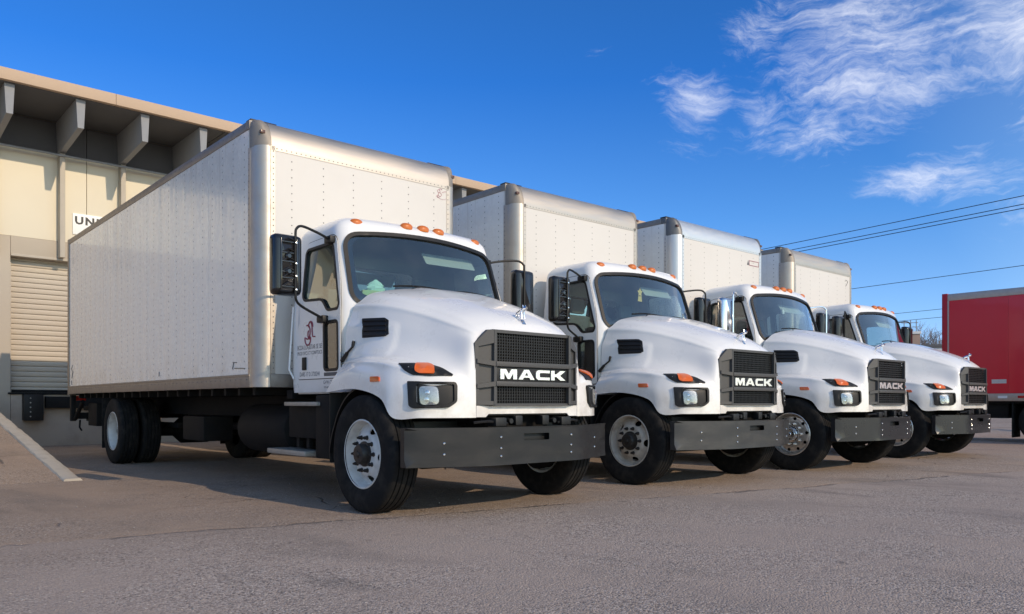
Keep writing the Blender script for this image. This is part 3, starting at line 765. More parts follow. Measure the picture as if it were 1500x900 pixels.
def letters():
    L = [([(0, 0), (0, 1), (.75, 1), (1.1, .5), (1.45, 1), (2.2, 1), (2.2, 0), (1.7, 0), (1.7, .62), (1.25, .02), (.95, .02), (.5, .62), (.5, 0)], [], 2.2),
         ([(0, 0), (.78, 1), (1.42, 1), (2.2, 0), (1.62, 0), (1.48, .2), (.72, .2), (.58, 0)], [[(.86, .40), (1.1, .74), (1.34, .40)]], 2.2),
         ([(1.95, 1), (.32, 1), (.08, .88), (0, .72), (0, .28), (.08, .12), (.32, 0), (1.95, 0), (1.95, .27), (.62, .27), (.52, .35), (.52, .65), (.62, .73), (1.95, .73)], [], 1.95),
         ([(0, 0), (0, 1), (.5, 1), (.5, .64), (.78, .64), (1.35, 1), (2.1, 1), (1.3, .5), (2.1, 0), (1.35, 0), (.78, .36), (.5, .36), (.5, 0)], [], 2.1)]
    s = .0855; out = []; x = -.39
    for o, h, wd in L:
        out.append(sheet(o, h, (lambda x: lambda a, b: (x + a * s, -.9165, 1.158 + b * s))(x), 0, .022, 30)); x += (wd + .22) * s
    return out

# ---- bumper
BP = [Vector((-1.185, -.60)), Vector((-1.19, -.69)), Vector((-.66, -.915)), Vector((-.50, -.958)), Vector((.50, -.958)), Vector((.66, -.915)), Vector((1.19, -.69)), Vector((1.185, -.60))]
BL_ = [0]
for a, b in zip(BP, BP[1:]): BL_.append(BL_[-1] + (b - a).length)
BC = BL_[-1] / 2
def bpos(s, off=0):
    s += BC
    for i in range(len(BP) - 1):
        if s <= BL_[i + 1] or i == len(BP) - 2:
            d = (BP[i + 1] - BP[i]).normalized(); p = BP[i] + d * (s - BL_[i]); n = Vector((d.y, -d.x)); return p + n * off
def bumper_mesh():
    z0, z1 = .432, .752
    bz = lambda b: b
    out = []
    cuts = [v - BC for v in BL_]
    outer = [(s, z0) for s in cuts] + [(s, z1) for s in cuts[::-1]]
    hole = rpoly([(-.16, .632), (.145, .632), (.145, .692), (-.16, .692)], .012, 3)
    fn = lambda a, b: (*bpos(a), b)
    out.append(sheet(outer, [hole], fn, .12, .008, 25))
    m = MB()
    for z, zz in ((z0, z0 + .004), (z1, z1 - .004)):
        A = [(*bpos(s, 0), zz) for s in cuts]; B = [(*bpos(s, -.03), zz) for s in cuts]; m.grid([A, B])
    out.append(m.mesh('lips', 25))
    return merge_meshes('bumper', out, 25)
def bolts_mesh():
    m = MB()
    for s, zs in ((-.42, (.508, .575, .668)), (.42, (.508, .575, .668)), (-.93, (.535, .625)), (.90, (.535, .625)), (-1.06, (.54,)), (.10, (.505,)), (.28, (.505,))):
        for z in zs if s not in (-1.06, .10, .28) else ():
            p = bpos(s); q = bpos(s, .008); d = (q - p).normalized()
            m.tube([(*p, z), (*(p + d * .006), z), (*(p + d * .010), z)], [.0105, .0105, .006], 8)
    return m

# ---- cargo box
BX, BF, BR_, BZ0, BZ1 = 1.30, 1.878, 10.2, 1.12, 3.94
RX, RY, RZ = .13, .20, .285
def quarter(n=9): return [(math.cos(k * math.pi / 2 / (n - 1)), math.sin(k * math.pi / 2 / (n - 1))) for k in range(n)]
def post_mesh():
    rows = []
    for z in (BZ0 + .002, BZ1 - RZ): rows.append([(-(BX - RX) - RX * c - .003, BF + RY - RY * s - .003 * s, z) for c, s in quarter(11)])
    m = MB().grid(rows)
    # flat flanges on side and front that carry the rivets
    m.box(-(BX + .006), -(BX - .02), BF + RY - .002, BF + RY + .05, BZ0 + .002, BZ1 - RZ)
    m.box(-(BX - RX + .0), -(BX - RX - .05), BF - .006, BF + .02, BZ0 + .142, BZ1 - RZ)
    return m
def header_mesh():
    rows = []
    for x in [-(BX - RX - .01) + k * 2 * (BX - RX - .01) / 10 for k in range(11)]: rows.append([(x, BF + RY - RY * c - .004 * c, BZ1 - RZ + RZ * s + .003 * s) for c, s in quarter(13)])
    m = MB().grid(rows); m.box(-(BX - RX - .01), BX - RX - .01, BF - .006, BF + .02, BZ1 - RZ - .045, BZ1 - RZ - .0005); return m
def cap_mesh():
    rows = []
    cx, cy, cz = -(BX - RX - .012), BF + RY + .012, BZ1 - RZ - .008
    for k in range(11):
        ph = k * math.pi / 2 / 10; row = []
        for c, s in quarter(13):
            e = 2 / (2 + 7 * c ** 3); h_, v_ = max(0, math.cos(ph)) ** e, math.sin(ph) ** e     # squarer towards the side rail, round to the front
            row.append((cx - (RX + .018) * c * h_, cy - (RY + .018) * s * h_, cz + (RZ + .014) * v_))
        rows.append(row)
    m = MB().grid(rows)
    # flat wings that overlap the roof rail and the side panel
    m.box(-(BX + .009), -(BX - .10), cy - .003, cy + .09, BZ1 - .085, BZ1 + .008, .004)
    return m
def rivet(m, p, n, r=.0075, h=.004):
    n = Vector(n); a = n.orthogonal().normalized(); b = n.cross(a); p = Vector(p)
    o = len(m.v)
    for k in range(6): m.v.append(tuple(p + (a * math.cos(k * math.tau / 6) + b * math.sin(k * math.tau / 6)) * r))
    m.v.append(tuple(p + n * h))
    for k in range(6): m.f.append((o + k, o + (k + 1) % 6, o + 6))
def rivets_mesh():
    m = MB()
    fr = lambda x, z: rivet(m, (x, BF - .001, z), (0, -1, 0))
    for k in range(6):
        x = -.93 + k * .372
        z = BZ0 + .20
        while z < BZ1 - RZ - .07: fr(x, z); z += .085
    for x in (-(BX - RX - .03), BX - RX - .03):
        z = BZ0 + .2
        while z < BZ1 - RZ - .05: rivet(m, (x, BF - .0065, z), (0, -1, 0)); z += .06
    x = -1.1
    while x < 1.12: rivet(m, (x, BF - .0065, BZ1 - RZ - .022), (0, -1, 0)); x += .055
    for s in (-1, 1):
        for k in range(26):
            y = BF + RY + .16 + k * .305; z = BZ0 + .20
            while z < BZ1 - .12: rivet(m, (s * (BX + .0005), y, z), (s, 0, 0), .0085); z += .08
        y = BF + RY + .08
        while y < BR_ - .05: rivet(m, (s * (BX + .010), y, BZ0 + .085), (s, 0, 0), .009, .005); rivet(m, (s * (BX + .009), y + .06, BZ1 - .03), (s, 0, 0)); y += .145
        z = BZ0 + .2
        while z < BZ1 - RZ - .05: rivet(m, (s * (BX + .007), BF + RY + .026, z), (s, 0, 0)); z += .06
    return m.mesh('rivets', 0)
def box_core():
    m = MB(); i = .004
    m.box(-BX + i, BX - i, BF + RY, BR_, BZ0 + .01, BZ1 - .005)
    m.box(-(BX - RX), BX - RX, BF + .006, BF + RY, BZ0 + .01, BZ1 - RZ)
    return m

def curve_text(txt, size, M, bold=.0, sx=1.0):
    me = text_mesh(txt, size, .0006, bold, sx); me.transform(M); return me
SIDE = lambda y, z, off=.0075: Matrix.Translation((-(cw(z) + off), y, z)) @ Matrix.Rotation(R(-90), 4, 'Z') @ Matrix.Rotation(R(90), 4, 'X')
def logo_mesh():
    m = MB(); x = -(cw(1.66) + .0085)
    def arc(cy, cz, ry, rz, a0, a1, r=.0075, n=22): m.tube([(x, cy + ry * math.cos(R(a0 + (a1 - a0) * k / n)), cz + rz * math.sin(R(a0 + (a1 - a0) * k / n))) for k in range(n + 1)], r, 5)
    # interlocking C, S and a looped tail; y falls towards the viewer's right
    arc(1.300, 1.665, .055, .070, -60, -290)                      # C
    arc(1.245, 1.690, .040, .075, 20, 200); arc(1.262, 1.640, .030, .045, 60, -120)      # S
    m.tube([(x, 1.205, 1.715), (x, 1.198, 1.64), (x, 1.188, 1.615), (x, 1.140, 1.612)], .0075, 5)
    arc(1.235, 1.720, .045, .048, -10, 190); arc(1.295, 1.595, .060, .060, 20, -200)
    return m
def fit_text(txt, width, height, y, z, off=.0075):
    """text of a given width and height, centred at y on the near door, baseline at z"""
    me = text_mesh(txt, 1.0, .0005); xs = [v.co.x for v in me.vertices]; ys = [v.co.y for v in me.vertices]
    w_, h_ = max(xs) - min(xs), max(ys) - min(ys); c_ = (max(xs) + min(xs)) / 2
    for v in me.vertices: v.co.x = (v.co.x - c_) * width / w_; v.co.y = (v.co.y - min(ys)) * height / h_; v.co.z *= 1
    me.transform(SIDE(y, z, off)); return me
def mirror(parent, s, shell, variant):
    """head on a bent tube arm; s = -1 near side"""
    cx, cy = 1.475, .86; z0, z1 = 1.955, 2.505
    hd = MB()
    o = rpoly([(cx - .135, z0), (cx + .135, z0), (cx + .135, z1), (cx - .135, z1)], .05, 5)
    P = lambda y, d: [(s * a, y, b) for a, b in grow(o, d)]
    loops = [P(cy + .06, 0), P(cy + .05, .006), P(cy - .01, .006), P(cy - .055, -.012), P(cy - .075, -.045)]
    n = len(o)
    for l in loops: hd.v += l
    for i in range(len(loops) - 1):
        for k in range(n): hd.f.append((i * n + k, i * n + (k + 1) % n, (i + 1) * n + (k + 1) % n, (i + 1) * n + k))
    hd.f.append(tuple((len(loops) - 1) * n + k for k in range(n))); hd.f.append(tuple(range(n)))
    h = obj('mirror', cached('mirror_head%d' % s, lambda: hd), shell, parent)
    arm = MB()
    B = lambda L: [Vector((s * a, b, c)) for a, b, c in L]
    arm.tube(catmull(B([(1.425, cy - .085, 2.20), (1.425, cy - .085, 2.50), (1.41, cy - .08, 2.565), (1.34, cy - .05, 2.60), (1.15, cy + .02, 2.58), (.985, cy + .08, 2.545)]), 5), .0125, 8)
    arm.tube(catmull(B([(1.425, cy - .085, 2.20), (1.425, cy - .085, 1.97), (1.41, cy - .075, 1.90), (1.34, cy - .04, 1.855), (1.15, cy + .02, 1.79), (1.04, cy + .06, 1.765)]), 5), .0125, 8)
    obj('arm', cached('mirror_arm%d' % s, lambda: arm), 'black_plastic' if variant != 3 else 'chrome', h)
    for q_, (z, x) in enumerate(((2.545, .955), (1.765, 1.035))):
        obj('mount', cached('mirror_mount%d%d' % (s, q_), lambda: MB().box(*sorted((s * (x - .01), s * (x + .06))), cy + .02, cy + .15, z - .035, z + .035, .014)), 'black_plastic', h)
    gl = MB().prism(rpoly([(cx - .115, z0 + .17), (cx + .115, z0 + .17), (cx + .115, z1 - .03), (cx - .115, z1 - .03)], .03), lambda a, b, d: (s * a, d, b), cy + .0605, cy + .063)
    obj('mirror_glass', cached('mirror_glass%d' % s, lambda: gl), 'mirror_glass', h)
    if s < 0 and variant in (1, 2):
        # uncovered back of the head: ribs, motor bosses and clips
        rb = MB(); y = cy - .072
        for q, z in enumerate((2.02, 2.10, 2.155, 2.25, 2.33, 2.43)):
            rb.box(-cx - .085, -cx + .06, y - .014, y + .01, z - .006, z + .006, .003)
            rb.tube([(-cx - .08, y - .006, z), (-cx - .02, y - .016, z + .04), (-cx + .05, y - .006, z + .02)], .007, 6)
        for z in (2.16, 2.30): rb.lathe([(-.03, 0), (-.03, .018), (-.012, .036), (.01, .042)], 16, 'y', (-cx - .015, y, z))
        rb.box(-cx - .092, -cx - .08, y - .018, y + .01, 2.0, 2.46, .003); rb.box(-cx + .062, -cx + .074, y - .018, y + .01, 2.0, 2.46, .003)
        obj('mirror_back', cached('mirror_ribs', lambda: rb), 'black_gloss', h)
        for z in (1.995, 2.12, 2.235, 2.425):
            obj('screw', cached('mirror_screw', lambda: MB().lathe([(-.016, 0), (-.014, .010), (0, .012)], 8, 'y')), 'chrome', h, (-1.425, cy - .095, z))
    return h

def ornament_mesh():
    """little standing dog on a wedge base"""
    m = MB(); x = 0
    m.prism([(-.055, 1.655), (-.02, 1.70), (.03, 1.712), (.05, 1.70), (.045, 1.66)], lambda a, b, d: (d, -.735 + a, b), -.022, .022)
    T = lambda L, r: m.tube([(a, -.735 + b, c) for a, b, c in L], r, 8)
    T([(0, .045, 1.757), (0, .015, 1.765), (0, -.02, 1.775), (0, -.04, 1.785)], [.014, .018, .023, .018])
    T([(0, -.035, 1.785), (0, -.06, 1.80), (0, -.082, 1.797)], [.016, .021, .014])
    for sx in (-.012, .012):
        T([(sx, -.028, 1.77), (sx * 1.4, -.032, 1.735), (sx * 1.4, -.038, 1.705)], [.010, .008, .009])
        T([(sx, .04, 1.755), (sx * 1.3, .052, 1.73), (sx * 1.3, .040, 1.708)], [.011, .008, .008])
        T([(sx * 1.1, -.052, 1.81), (sx * 1.4, -.05, 1.828)], [.007, .003])
    return m

def make_truck(idx, loc, rz, label, V):
    t = empty('box_truck', (*loc, 0), rz); tag(t, label, 'truck', 'white box trucks parked in a row')
    # ---------------- wheels
    for s in (-1, 1):
        wheel(t, s * 1.06, 0, s, V['wheel'], V['finish'], 'hub_black' if V['wheel'] == 'steel' else 'chrome')
        wheel(t, s * 1.135, REAR, s, 'steel', V['rear_finish'], 'hub_black', True)
        obj('inner_tyre', cached('tyre', tyre_mesh), 'rubber', t, (s * .81, REAR, AX))
    # ---------------- cab
    q = V['quarter']
    cab = obj('cab', cached('cab%d' % q, lambda: cab_shell(q)), None, t)
    obj('windshield', cached('ws', lambda: sheet(WS, (), front_fn(.014), .06)), 'windscreen', cab)
    obj('windshield_seal', cached('wss', lambda: sheet(grow(WS, .022), (grow(WS, -.016),), front_fn(-.008), .05, .02)), 'black_plastic', cab)
    def frit(): return sheet(grow(WS, -.012), (rpoly([(-.86, 1.98), (.86, 1.98), (.835, 2.565), (0, 2.622), (-.835, 2.565)], [.12, .12, .14, .5, .14], 7),), front_fn(.017), .05)
    obj('glass_border', cached('frit', frit), 'black_gloss', cab)
    wp_ = MB()
    for x0, x1 in ((-.55, .05), (.1, .72)):
        pts = [(x0 + (x1 - x0) * k / 6, front_y(x0 + (x1 - x0) * k / 6, 2.0 + .06 * math.sin(k / 6 * 3)) - .03, 2.085 + .022 * math.sin(k / 6 * 3.1)) for k in range(7)]
        wp_.tube(pts, .009, 6); wp_.tube([pts[3], (x0 + .1, .36, 2.04)], .008, 6)
    obj('wiper', cached('wiper', lambda: wp_), 'black_plastic', cab)
    mk = MB(); mk.lathe([(-.03, .064), (.014, .066), (.026, .060), (.042, .046), (.052, .024), (.055, 0)], 20, 'z')
    lens = cached('marker', lambda: mk)
    for x in (-.74, -.20, 0, .20, .74):
        y = front_y(x, 2.64) + .075; zz = 2.762 - .030 * (x / .74) ** 2
        o = obj('marker_light', lens, 'roof_amber', cab, (x, y, zz), (R(12), 0, 0), (1.05, .78, .74))
    gr = MB()
    for s in (-1, 1): gr.tube([(s * (cw(2.3) + .02), 1.64, 1.95), (s * (cw(2.3) + .05), 1.64, 1.95), (s * (cw(1.6) + .05), 1.63, 1.3), (s * (cw(1.6) + .01), 1.60, 1.2)], .010, 6)
    obj('grab_handle', cached('grab', lambda: gr), 'white_paint' if idx == 1 else 'chrome', cab)
    # interior
    obj('dashboard', cached('dash', lambda: MB().box(-.93, .93, .70, .98, 1.35, 1.93, .05).box(-.88, .88, .58, .75, 1.5, 1.90, .03)), 'interior', cab)
    def seat_m():
        m = MB().box(-.24, .24, 1.02, 1.45, 1.42, 1.58, .05).box(-.23, .23, 1.40, 1.53, 1.52, 2.16, .05).box(-.13, .13, 1.42, 1.50, 2.18, 2.38, .035).box(-.15, .15, 1.05, 1.4, 1.1, 1.43, .02); return m
    for x in (-.5, .5): obj('seat', cached('seat', seat_m), 'seat_fabric', cab, (x, .06, 0))
    def wheel_m():
        m = MB(); c = Vector((-.5, .98, 1.98)); ax = Vector((0, -.5, .86)).normalized(); u = Vector((1, 0, 0)); v = ax.cross(u)
        m.tube([c + (u * math.cos(k * math.tau / 28) + v * math.sin(k * math.tau / 28)) * .215 for k in range(29)], .016, 8)
        for a in (0, 2.1, 4.2): m.tube([c, c + (u * math.cos(a + .5) + v * math.sin(a + .5)) * .21], .014, 6)
        m.tube([c, c - ax * .35], .035, 8); return m
    obj('steering_wheel', cached('steer', wheel_m), 'black_plastic', cab)
    def visor_m():
        m = MB()
        for x0, x1 in ((.08, .74),) if idx in (1, 3) else ((.12, .7),):
            m.prism(rpoly([(x0, 0), (x1, 0), (x1, .17), (x0, .17)], .025), lambda a, b, d: (a, .83 + b * .55 + d, 2.42 + b * .75), 0, .014)
        return m
    obj('sun_visor', cached('visor%d' % (idx in (1, 3)), visor_m), 'visor', cab)
    obj('rear_window', cached('rearglass', lambda: sheet(rpoly([(-.56, 2.09), (.56, 2.09), (.51, 2.46), (-.51, 2.46)], .08), (), lambda a, b: (a, 1.685, b), 0)), 'side_glass', cab)
    # ---------------- doors
    for s in (-1, 1):
        d = obj('door', cached('door%d' % s, lambda: sheet(DOOR, (WIN, PEEP), side_fn(s, .007), .06, .010, 30)), 'white_paint', t)
        obj('door_seal', cached('dseal%d' % s, lambda: sheet(grow(DOOR, .007), (grow(DOOR, -.004),), side_fn(s, .002), .0, .001)), 'black_plastic', d)
        obj('door_window', cached('dwin%d' % s, lambda: sheet(WIN, (), side_fn(s, -.012), .08)), 'side_glass', d)
        obj('window_seal', cached('wseal%d' % s, lambda: sheet(grow(WIN, .016), (grow(WIN, -.010),), side_fn(s, .011), .05, .02)), 'black_plastic', d)
        obj('lower_window', cached('peep%d' % s, lambda: sheet(PEEP, (), side_fn(s, -.008), .08)), 'side_glass', d)
        obj('lower_window_seal', cached('pseal%d' % s, lambda: sheet(grow(PEEP, .016), (grow(PEEP, -.012),), side_fn(s, .012), .05, .018)), 'black_plastic', d)
        hx = sorted((s * (cw(1.35) + .004), s * (cw(1.35) + .022)))
        obj('door_handle', cached('dhandle%d' % s, lambda: MB().box(*hx, 1.325, 1.405, 1.285, 1.415, .008)), 'black_plastic', d)
        if q:
            obj('quarter_window', cached('qw%d' % s, lambda: sheet(QUAR, (), side_fn(s, -.008), .08)), 'side_glass', cab)
            obj('quarter_window_seal', cached('qs%d' % s, lambda: sheet(grow(QUAR, .016), (grow(QUAR, -.010),), side_fn(s, .006), .05, .014)), 'black_plastic', cab)
        # sill and skirt under the door
        sk = MB().box(*sorted((s * .70, s * .985)), .70, 1.62, 1.045, 1.075, .01)
        obj('sill', cached('sill%d' % s, lambda: sk), 'white_paint', t)
        if s < 0 and idx == 1:
            obj('logo', logo_mesh(), 'maroon_ink', d)
            for tx, wd, hg, yy, zz in (('BCDA LOGISTAR SE SEI', .52, .046, 1.262, 1.492), ('PROD SVCS CT CONFTLICS', .52, .036, 1.262, 1.438), ('DARS 17 D 3720244', .42, .044, 1.262, 1.222)):
                obj('lettering', fit_text(tx, wd, hg, yy, zz), 'grey_ink', d)
            obj('data_plate', MB().box(-(cw(1.23) + .009), -(cw(1.23) + .006), .70, .96, 1.215, 1.25), 'grey_ink', d)
    if idx == 1:
        for tx, zz in (('GVW CRT 2209', 1.140), ('WGRT CPT 2024', 1.098)): obj('sill_lettering', fit_text(tx, .32, .034, .83, zz, .001), 'grey_ink', cab)
    for s in (-1, 1): mirror(t, s, V['mirror'] if s < 0 else 'mirror_shell', V['mv'])
    # ---------------- hood
    def hood_solid():
        me = HSURF.copy(); bm = bmesh.new(); bm.from_mesh(me); bmesh.ops.recalc_face_normals(bm, faces=bm.faces)
        up = sum(f.normal.z for f in bm.faces)
        if up < 0:
            for f in bm.faces: f.normal_flip()
        bm.normal_update(); bmesh.ops.solidify(bm, geom=list(bm.faces), thickness=.012); bm.to_mesh(me); bm.free()
        me.polygons.foreach_set('use_smooth', [True] * len(me.polygons)); me.set_sharp_from_angle(angle=R(40)); return me
    hood = obj('hood', cached('hood', hood_solid), 'white_paint', t)
    for s in (-1, 1):
        fl = (lambda me: me) if s < 0 else flip
        mk2 = lambda key, fn: cached(key + str(s), lambda: fl(fn().copy() if not isinstance(fn(), MB) else fn().mesh(key)))
        obj('hood_vent', mk2('vent', lambda: cached('vent_', vent_mesh)), 'black_plastic', hood)
        obj('side_marker', mk2('smark', lambda: cached('smark_', lambda: conf(P_MRK, .012, .012, 5))), 'amber_dark', hood)
        sg = obj('turn_signal', mk2('sig', lambda: cached('sig_', lambda: conf(P_SIG, .010, .014, 5))), 'black_plastic', t)
        obj('amber_lens', mk2('amb', lambda: cached('amb_', lambda: conf(P_AMB, .024, .012, 5))), 'amber', sg)
        hl = obj('headlight', mk2('hl', lambda: cached('hl_', lambda: merge_meshes('hl', [conf(P_HL, .026, .026, 5, (P_HLI,)), conf(P_HLI, .006, .004, 6)]))), 'black_plastic', t)
        obj('reflector', mk2('refl', lambda: cached('refl_', lambda: conf(P_LMP, .012, .006, 4))), 'lamp_reflector', hl)
        def lens_m(): 
            me = conf(P_LMP, .030, .003, 4); return me
        obj('lens', mk2('lens', lambda: cached('lens_', lens_m)), 'lamp_glass', hl)
        def emit_m():
            ms = MB()
            for u, v in ((626, 575.5), (625, 585.5)):
                p, n = px(u, v, .014); ms.tube([p, p + n * .006, p + n * .011], [.022, .02, .006], 12)
            return ms
        obj('bulb', mk2('bulb', lambda: cached('bulb_', emit_m)), 'chrome', hl)
        def latch_m():
            m = MB(); p = [px(u, v, .014)[0] for u, v in ((514.5, 524), (516.5, 516), (518, 509), (519.5, 502))]
            # strap across the bonnet seam, its lower end on the cab
            a = Vector((-1.045, .60, 1.345)); b = Vector((-1.03, .53, 1.42))
            m.tube([a, b], [.020, .017], 8); m.tube([b, p[2], p[3]], [.010, .010, .014], 8); m.tube([p[2], p[3], p[3] + (p[3] - p[2]) * .3], [.012, .016, .012], 8)
            return m
        obj('hood_latch', mk2('latch', latch_m), 'black_plastic', hood)
    obj('ornament', cached('ornament', ornament_mesh), 'chrome', hood)
    obj('valance', cached('valance', lambda: MB().prism(rpoly([(-.602, .836), (-.50, .836), (-.47, .862), (.47, .862), (.50, .836), (.602, .836), (.602, .932), (-.602, .932)], 0), lambda a, b, d: (a, d, b), -.856, -.84)), 'white_paint', hood)
    # ---------------- grille
    g = obj('grille', cached('grille', grille_frame), 'grille_plastic', t)
    stuff(obj('grille_mesh', cached('gm%d' % V['gm'], lambda: mesh_wires(V['gm']).mesh('gm', 0)), 'grille_mesh', g))
    obj('radiator', cached('radiator', lambda: MB().box(-.56, .56, -.842, -.80, .85, 1.43).box(-.44, .44, -.845, -.80, .94, 1.55)), 'core_black', g)
    obj('letter_bar', cached('lbar', lambda: MB().box(-.43, .43, -.905, -.885, 1.140, 1.262, .003)), 'grille_mesh', g)
    LT = cached('letters', lambda: letters())
    for L in LT: obj('letter', L, 'chrome_letter', g)
    # ---------------- bumper and what shows behind it
    b = obj('bumper', cached('bumper', bumper_mesh), V['bumper'], t)
    stuff(obj('bolts', cached('bolts', bolts_mesh), 'chrome', b))
    def cross():
        m = MB().box(-.98, .98, -.42, -.30, .66, .80, .01).box(-.50, .50, -.90, -.80, .60, .70, .01).box(-.9, .9, -.62, -.5, .46, .6, .01)
        for s in (-1, 1):
            m.box(*sorted((s * .33, s * .45)), -.93, -.80, .755, .83, .01); m.box(*sorted((s * .12, s * .2)), -.90, -.80, .76, .845, .008)
            m.lathe([(-.03, 0), (-.03, .022), (.03, .022), (.03, 0)], 10, 'y', (s * .26, -.88, .80)); m.tube([(s * .3, -.90, .78), (s * .5, -.89, .80), (s * .62, -.84, .79)], .012, 6)
        return m
    obj('crossmember', cached('cross', cross), 'grille_mesh', t)
    # ---------------- chassis
    def chas():
        m = MB()
        for s in (-1, 1):
            m.box(*sorted((s * .39, s * .47)), -.75, BR_ - .25, .78, 1.06)
            m.tube([(s * .95, 0, AX), (s * .55, 0, .40), (0, 0, .40)], .055, 8)
            m.box(*sorted((s * .36, s * .50)), -.62, .62, .60, .66, .01); m.box(*sorted((s * .38, s * .50)), REAR - .7, REAR + .7, .56, .64, .01)
            m.box(*sorted((s * .40, s * .62)), -.75, .6, .85, 1.35)
        for y in (1.6, 2.6, 3.6, 4.6, 5.6, 6.4, 8.4, 9.2): m.box(-.40, .40, y - .04, y + .04, .82, 1.0)
        m.box(-.38, .38, -.70, .55, .62, 1.4, .03)                                    # engine
        m.lathe([(-1.0, .09), (-.35, .10), (-.22, .22), (.22, .22), (.35, .10), (1.0, .09)], 16, 'x', (0, REAR, AX))
        m.tube([(0, .7, .72), (0, 3.9, .66), (0, REAR - .2, AX + .05)], .055, 10)
        m.tube([(.45, .8, .55), (.55, 2.0, .5), (.55, 4.0, .5)], .06, 8)
        for y in [BF + .3 + k * .4 for k in range(20)]: m.box(-1.22, 1.22, y - .03, y + .03, 1.04, BZ0 + .005)
        for s in (-1, 1): m.box(*sorted((s * .55, s * .95)), 4.4, 5.2, .45, .78, .03)
        m.box(-1.0, 1.0, 1.72, 1.85, 1.0, 1.09)
        return m
    ch = obj('chassis', cached('chassis', chas), 'chassis', t)
    def tank():
        m = MB().lathe([(1.95, 0), (1.95, .20), (1.98, .27), (2.02, .285), (3.2, .285), (3.24, .27), (3.27, .2), (3.27, 0)], 24, 'y', (-.70, 0, .66)); return m
    fb = obj('fuel_tank', cached('tank', tank), 'chassis', t)
    for s in (-1, 1):
        def arch():
            m = MB(); rows = []
            for k in range(25):
                a = R(33 + k * 6.2); rr_ = .60 if k < 20 else .60 + (k - 20) * .012
                rows.append([(s * x, -math.cos(a) * rr_, AX + math.sin(a) * rr_) for x in (.70, 1.0, 1.13 if k < 4 else 1.155)])
            m.grid(rows); m.grid([[(s * .70, .55, .40), (s * .70, .55, 1.06)], [(s * 1.14, .66, .40), (s * 1.14, .66, 1.05)]]); me = m.mesh('arch', 40); solid(me, .015); return me
        obj('wheel_arch', cached('arch%d' % s, arch), 'black_plastic', t)
        def steps():
            m = MB().box(*sorted((s * .88, s * 1.10)), .72, 1.02, .42, 1.03, .02)
            m.box(*sorted((s * .98, s * 1.02)), 1.30, 1.36, .50, .95).box(*sorted((s * .98, s * 1.02)), 1.52, 1.58, .50, .95)
            m.box(*sorted((s * .80, s * 1.05)), 1.05, 1.7, .60, .93, .02); return m
        sp = obj('step_frame', cached('stepf%d' % s, steps), 'chassis', t)
        obj('step', cached('step1%d' % s, lambda: MB().box(*sorted((s * .86, s * 1.14)), .92, 1.62, .925, .965, .008)), 'step_metal', sp)
        obj('step', cached('step2%d' % s, lambda: MB().box(*sorted((s * .88, s * 1.16)), 1.12, 1.98, .43, .48, .008)), 'step_metal', sp)
        obj('mud_flap', cached('flap%d' % s, lambda: MB().box(*sorted((s * .68, s * 1.26)), REAR + .62, REAR + .64, .22, 1.02, .003)), 'rubber', t)
    # ---------------- cargo box
    bx = obj('cargo_box', cached('core', box_core), 'front_skin', t)
    obj('roof', cached('roof', lambda: MB().box(-BX + .03, BX - .03, BF + RY, BR_ - .01, BZ1 - .004, BZ1 + .003)), 'aluminium', bx)
    obj('front_panel', cached('fpanel', lambda: MB().box(-(BX - RX - .05), BX - RX - .05, BF, BF + .005, BZ0 + .142, BZ1 - RZ - .045)), 'front_skin', bx)
    for s in (-1, 1):
        fl = (lambda me: me) if s < 0 else flip
        mk2 = lambda key, fn: cached(key + str(s), lambda: fl(fn().mesh(key)))
        edges = [BF + RY + .05 + k * (BR_ - .09 - BF - RY - .05) / 7 for k in range(8)]
        for k in range(7):
            obj('side_panel', mk2('spanel%d' % k, lambda: MB().box(-BX - .0005 * (k % 2), -BX + .0035, edges[k] + .002, edges[k + 1] - .002, BZ0 + .142, BZ1 - .086)), 'fibreglass', bx)
        obj('corner_post', mk2('post', post_mesh), V['post'], bx)
        obj('corner_cap', mk2('cap', cap_mesh), V['cap'], bx)
        obj('top_rail', mk2('trail', lambda: MB().box(-BX - .008, -BX + .06, BF + RY + .106, BR_, BZ1 - .084, BZ1 + .006, .006)), 'rail_aluminium', bx)
        obj('bottom_rail', mk2('brail', lambda: MB().box(-BX - .009, -BX + .02, BF + RY + .002, BR_, BZ0, BZ0 + .14, .005).box(-BX - .016, -BX - .008, BF + RY + .004, BR_, BZ0 + .118, BZ0 + .135)), 'rail_aluminium', bx)
        obj('clearance_lamp', mk2('clamp', lambda: MB().box(-(BX - .035), -(BX - .085), BF + .020, BF + .06, BZ1 - .165, BZ1 - .130, .006)), 'lamp_dark', bx)
        obj('roof_bow', mk2('rbow', lambda: MB().box(-BX + .01, -BX + .30, BF + RY + .02, BF + RY + .14, BZ1 + .009, BZ1 + .032, .006)), 'black_plastic', bx)
        obj('rear_post', mk2('rpost', lambda: MB().box(-BX - .012, -BX + .1, BR_ - .088, BR_ + .03, BZ0 - .02, BZ1 + .01, .006)), 'rail_aluminium', bx)
    obj('front_header', cached('header', header_mesh), V['header'], bx)
    obj('front_sill', cached('fsill', lambda: MB().box(-(BX - RX), BX - RX, BF - .008, BF + .03, BZ0, BZ0 + .14, .005)), 'rail_aluminium', bx)
    stuff(obj('rivets', cached('rivets', rivets_mesh), 'rivet', bx))
    obj('rear_header', cached('rhead', lambda: MB().box(-BX + .1, BX - .1, BR_ - .06, BR_ + .03, BZ1 - .2, BZ1 + .008, .006)), 'rail_aluminium', bx)
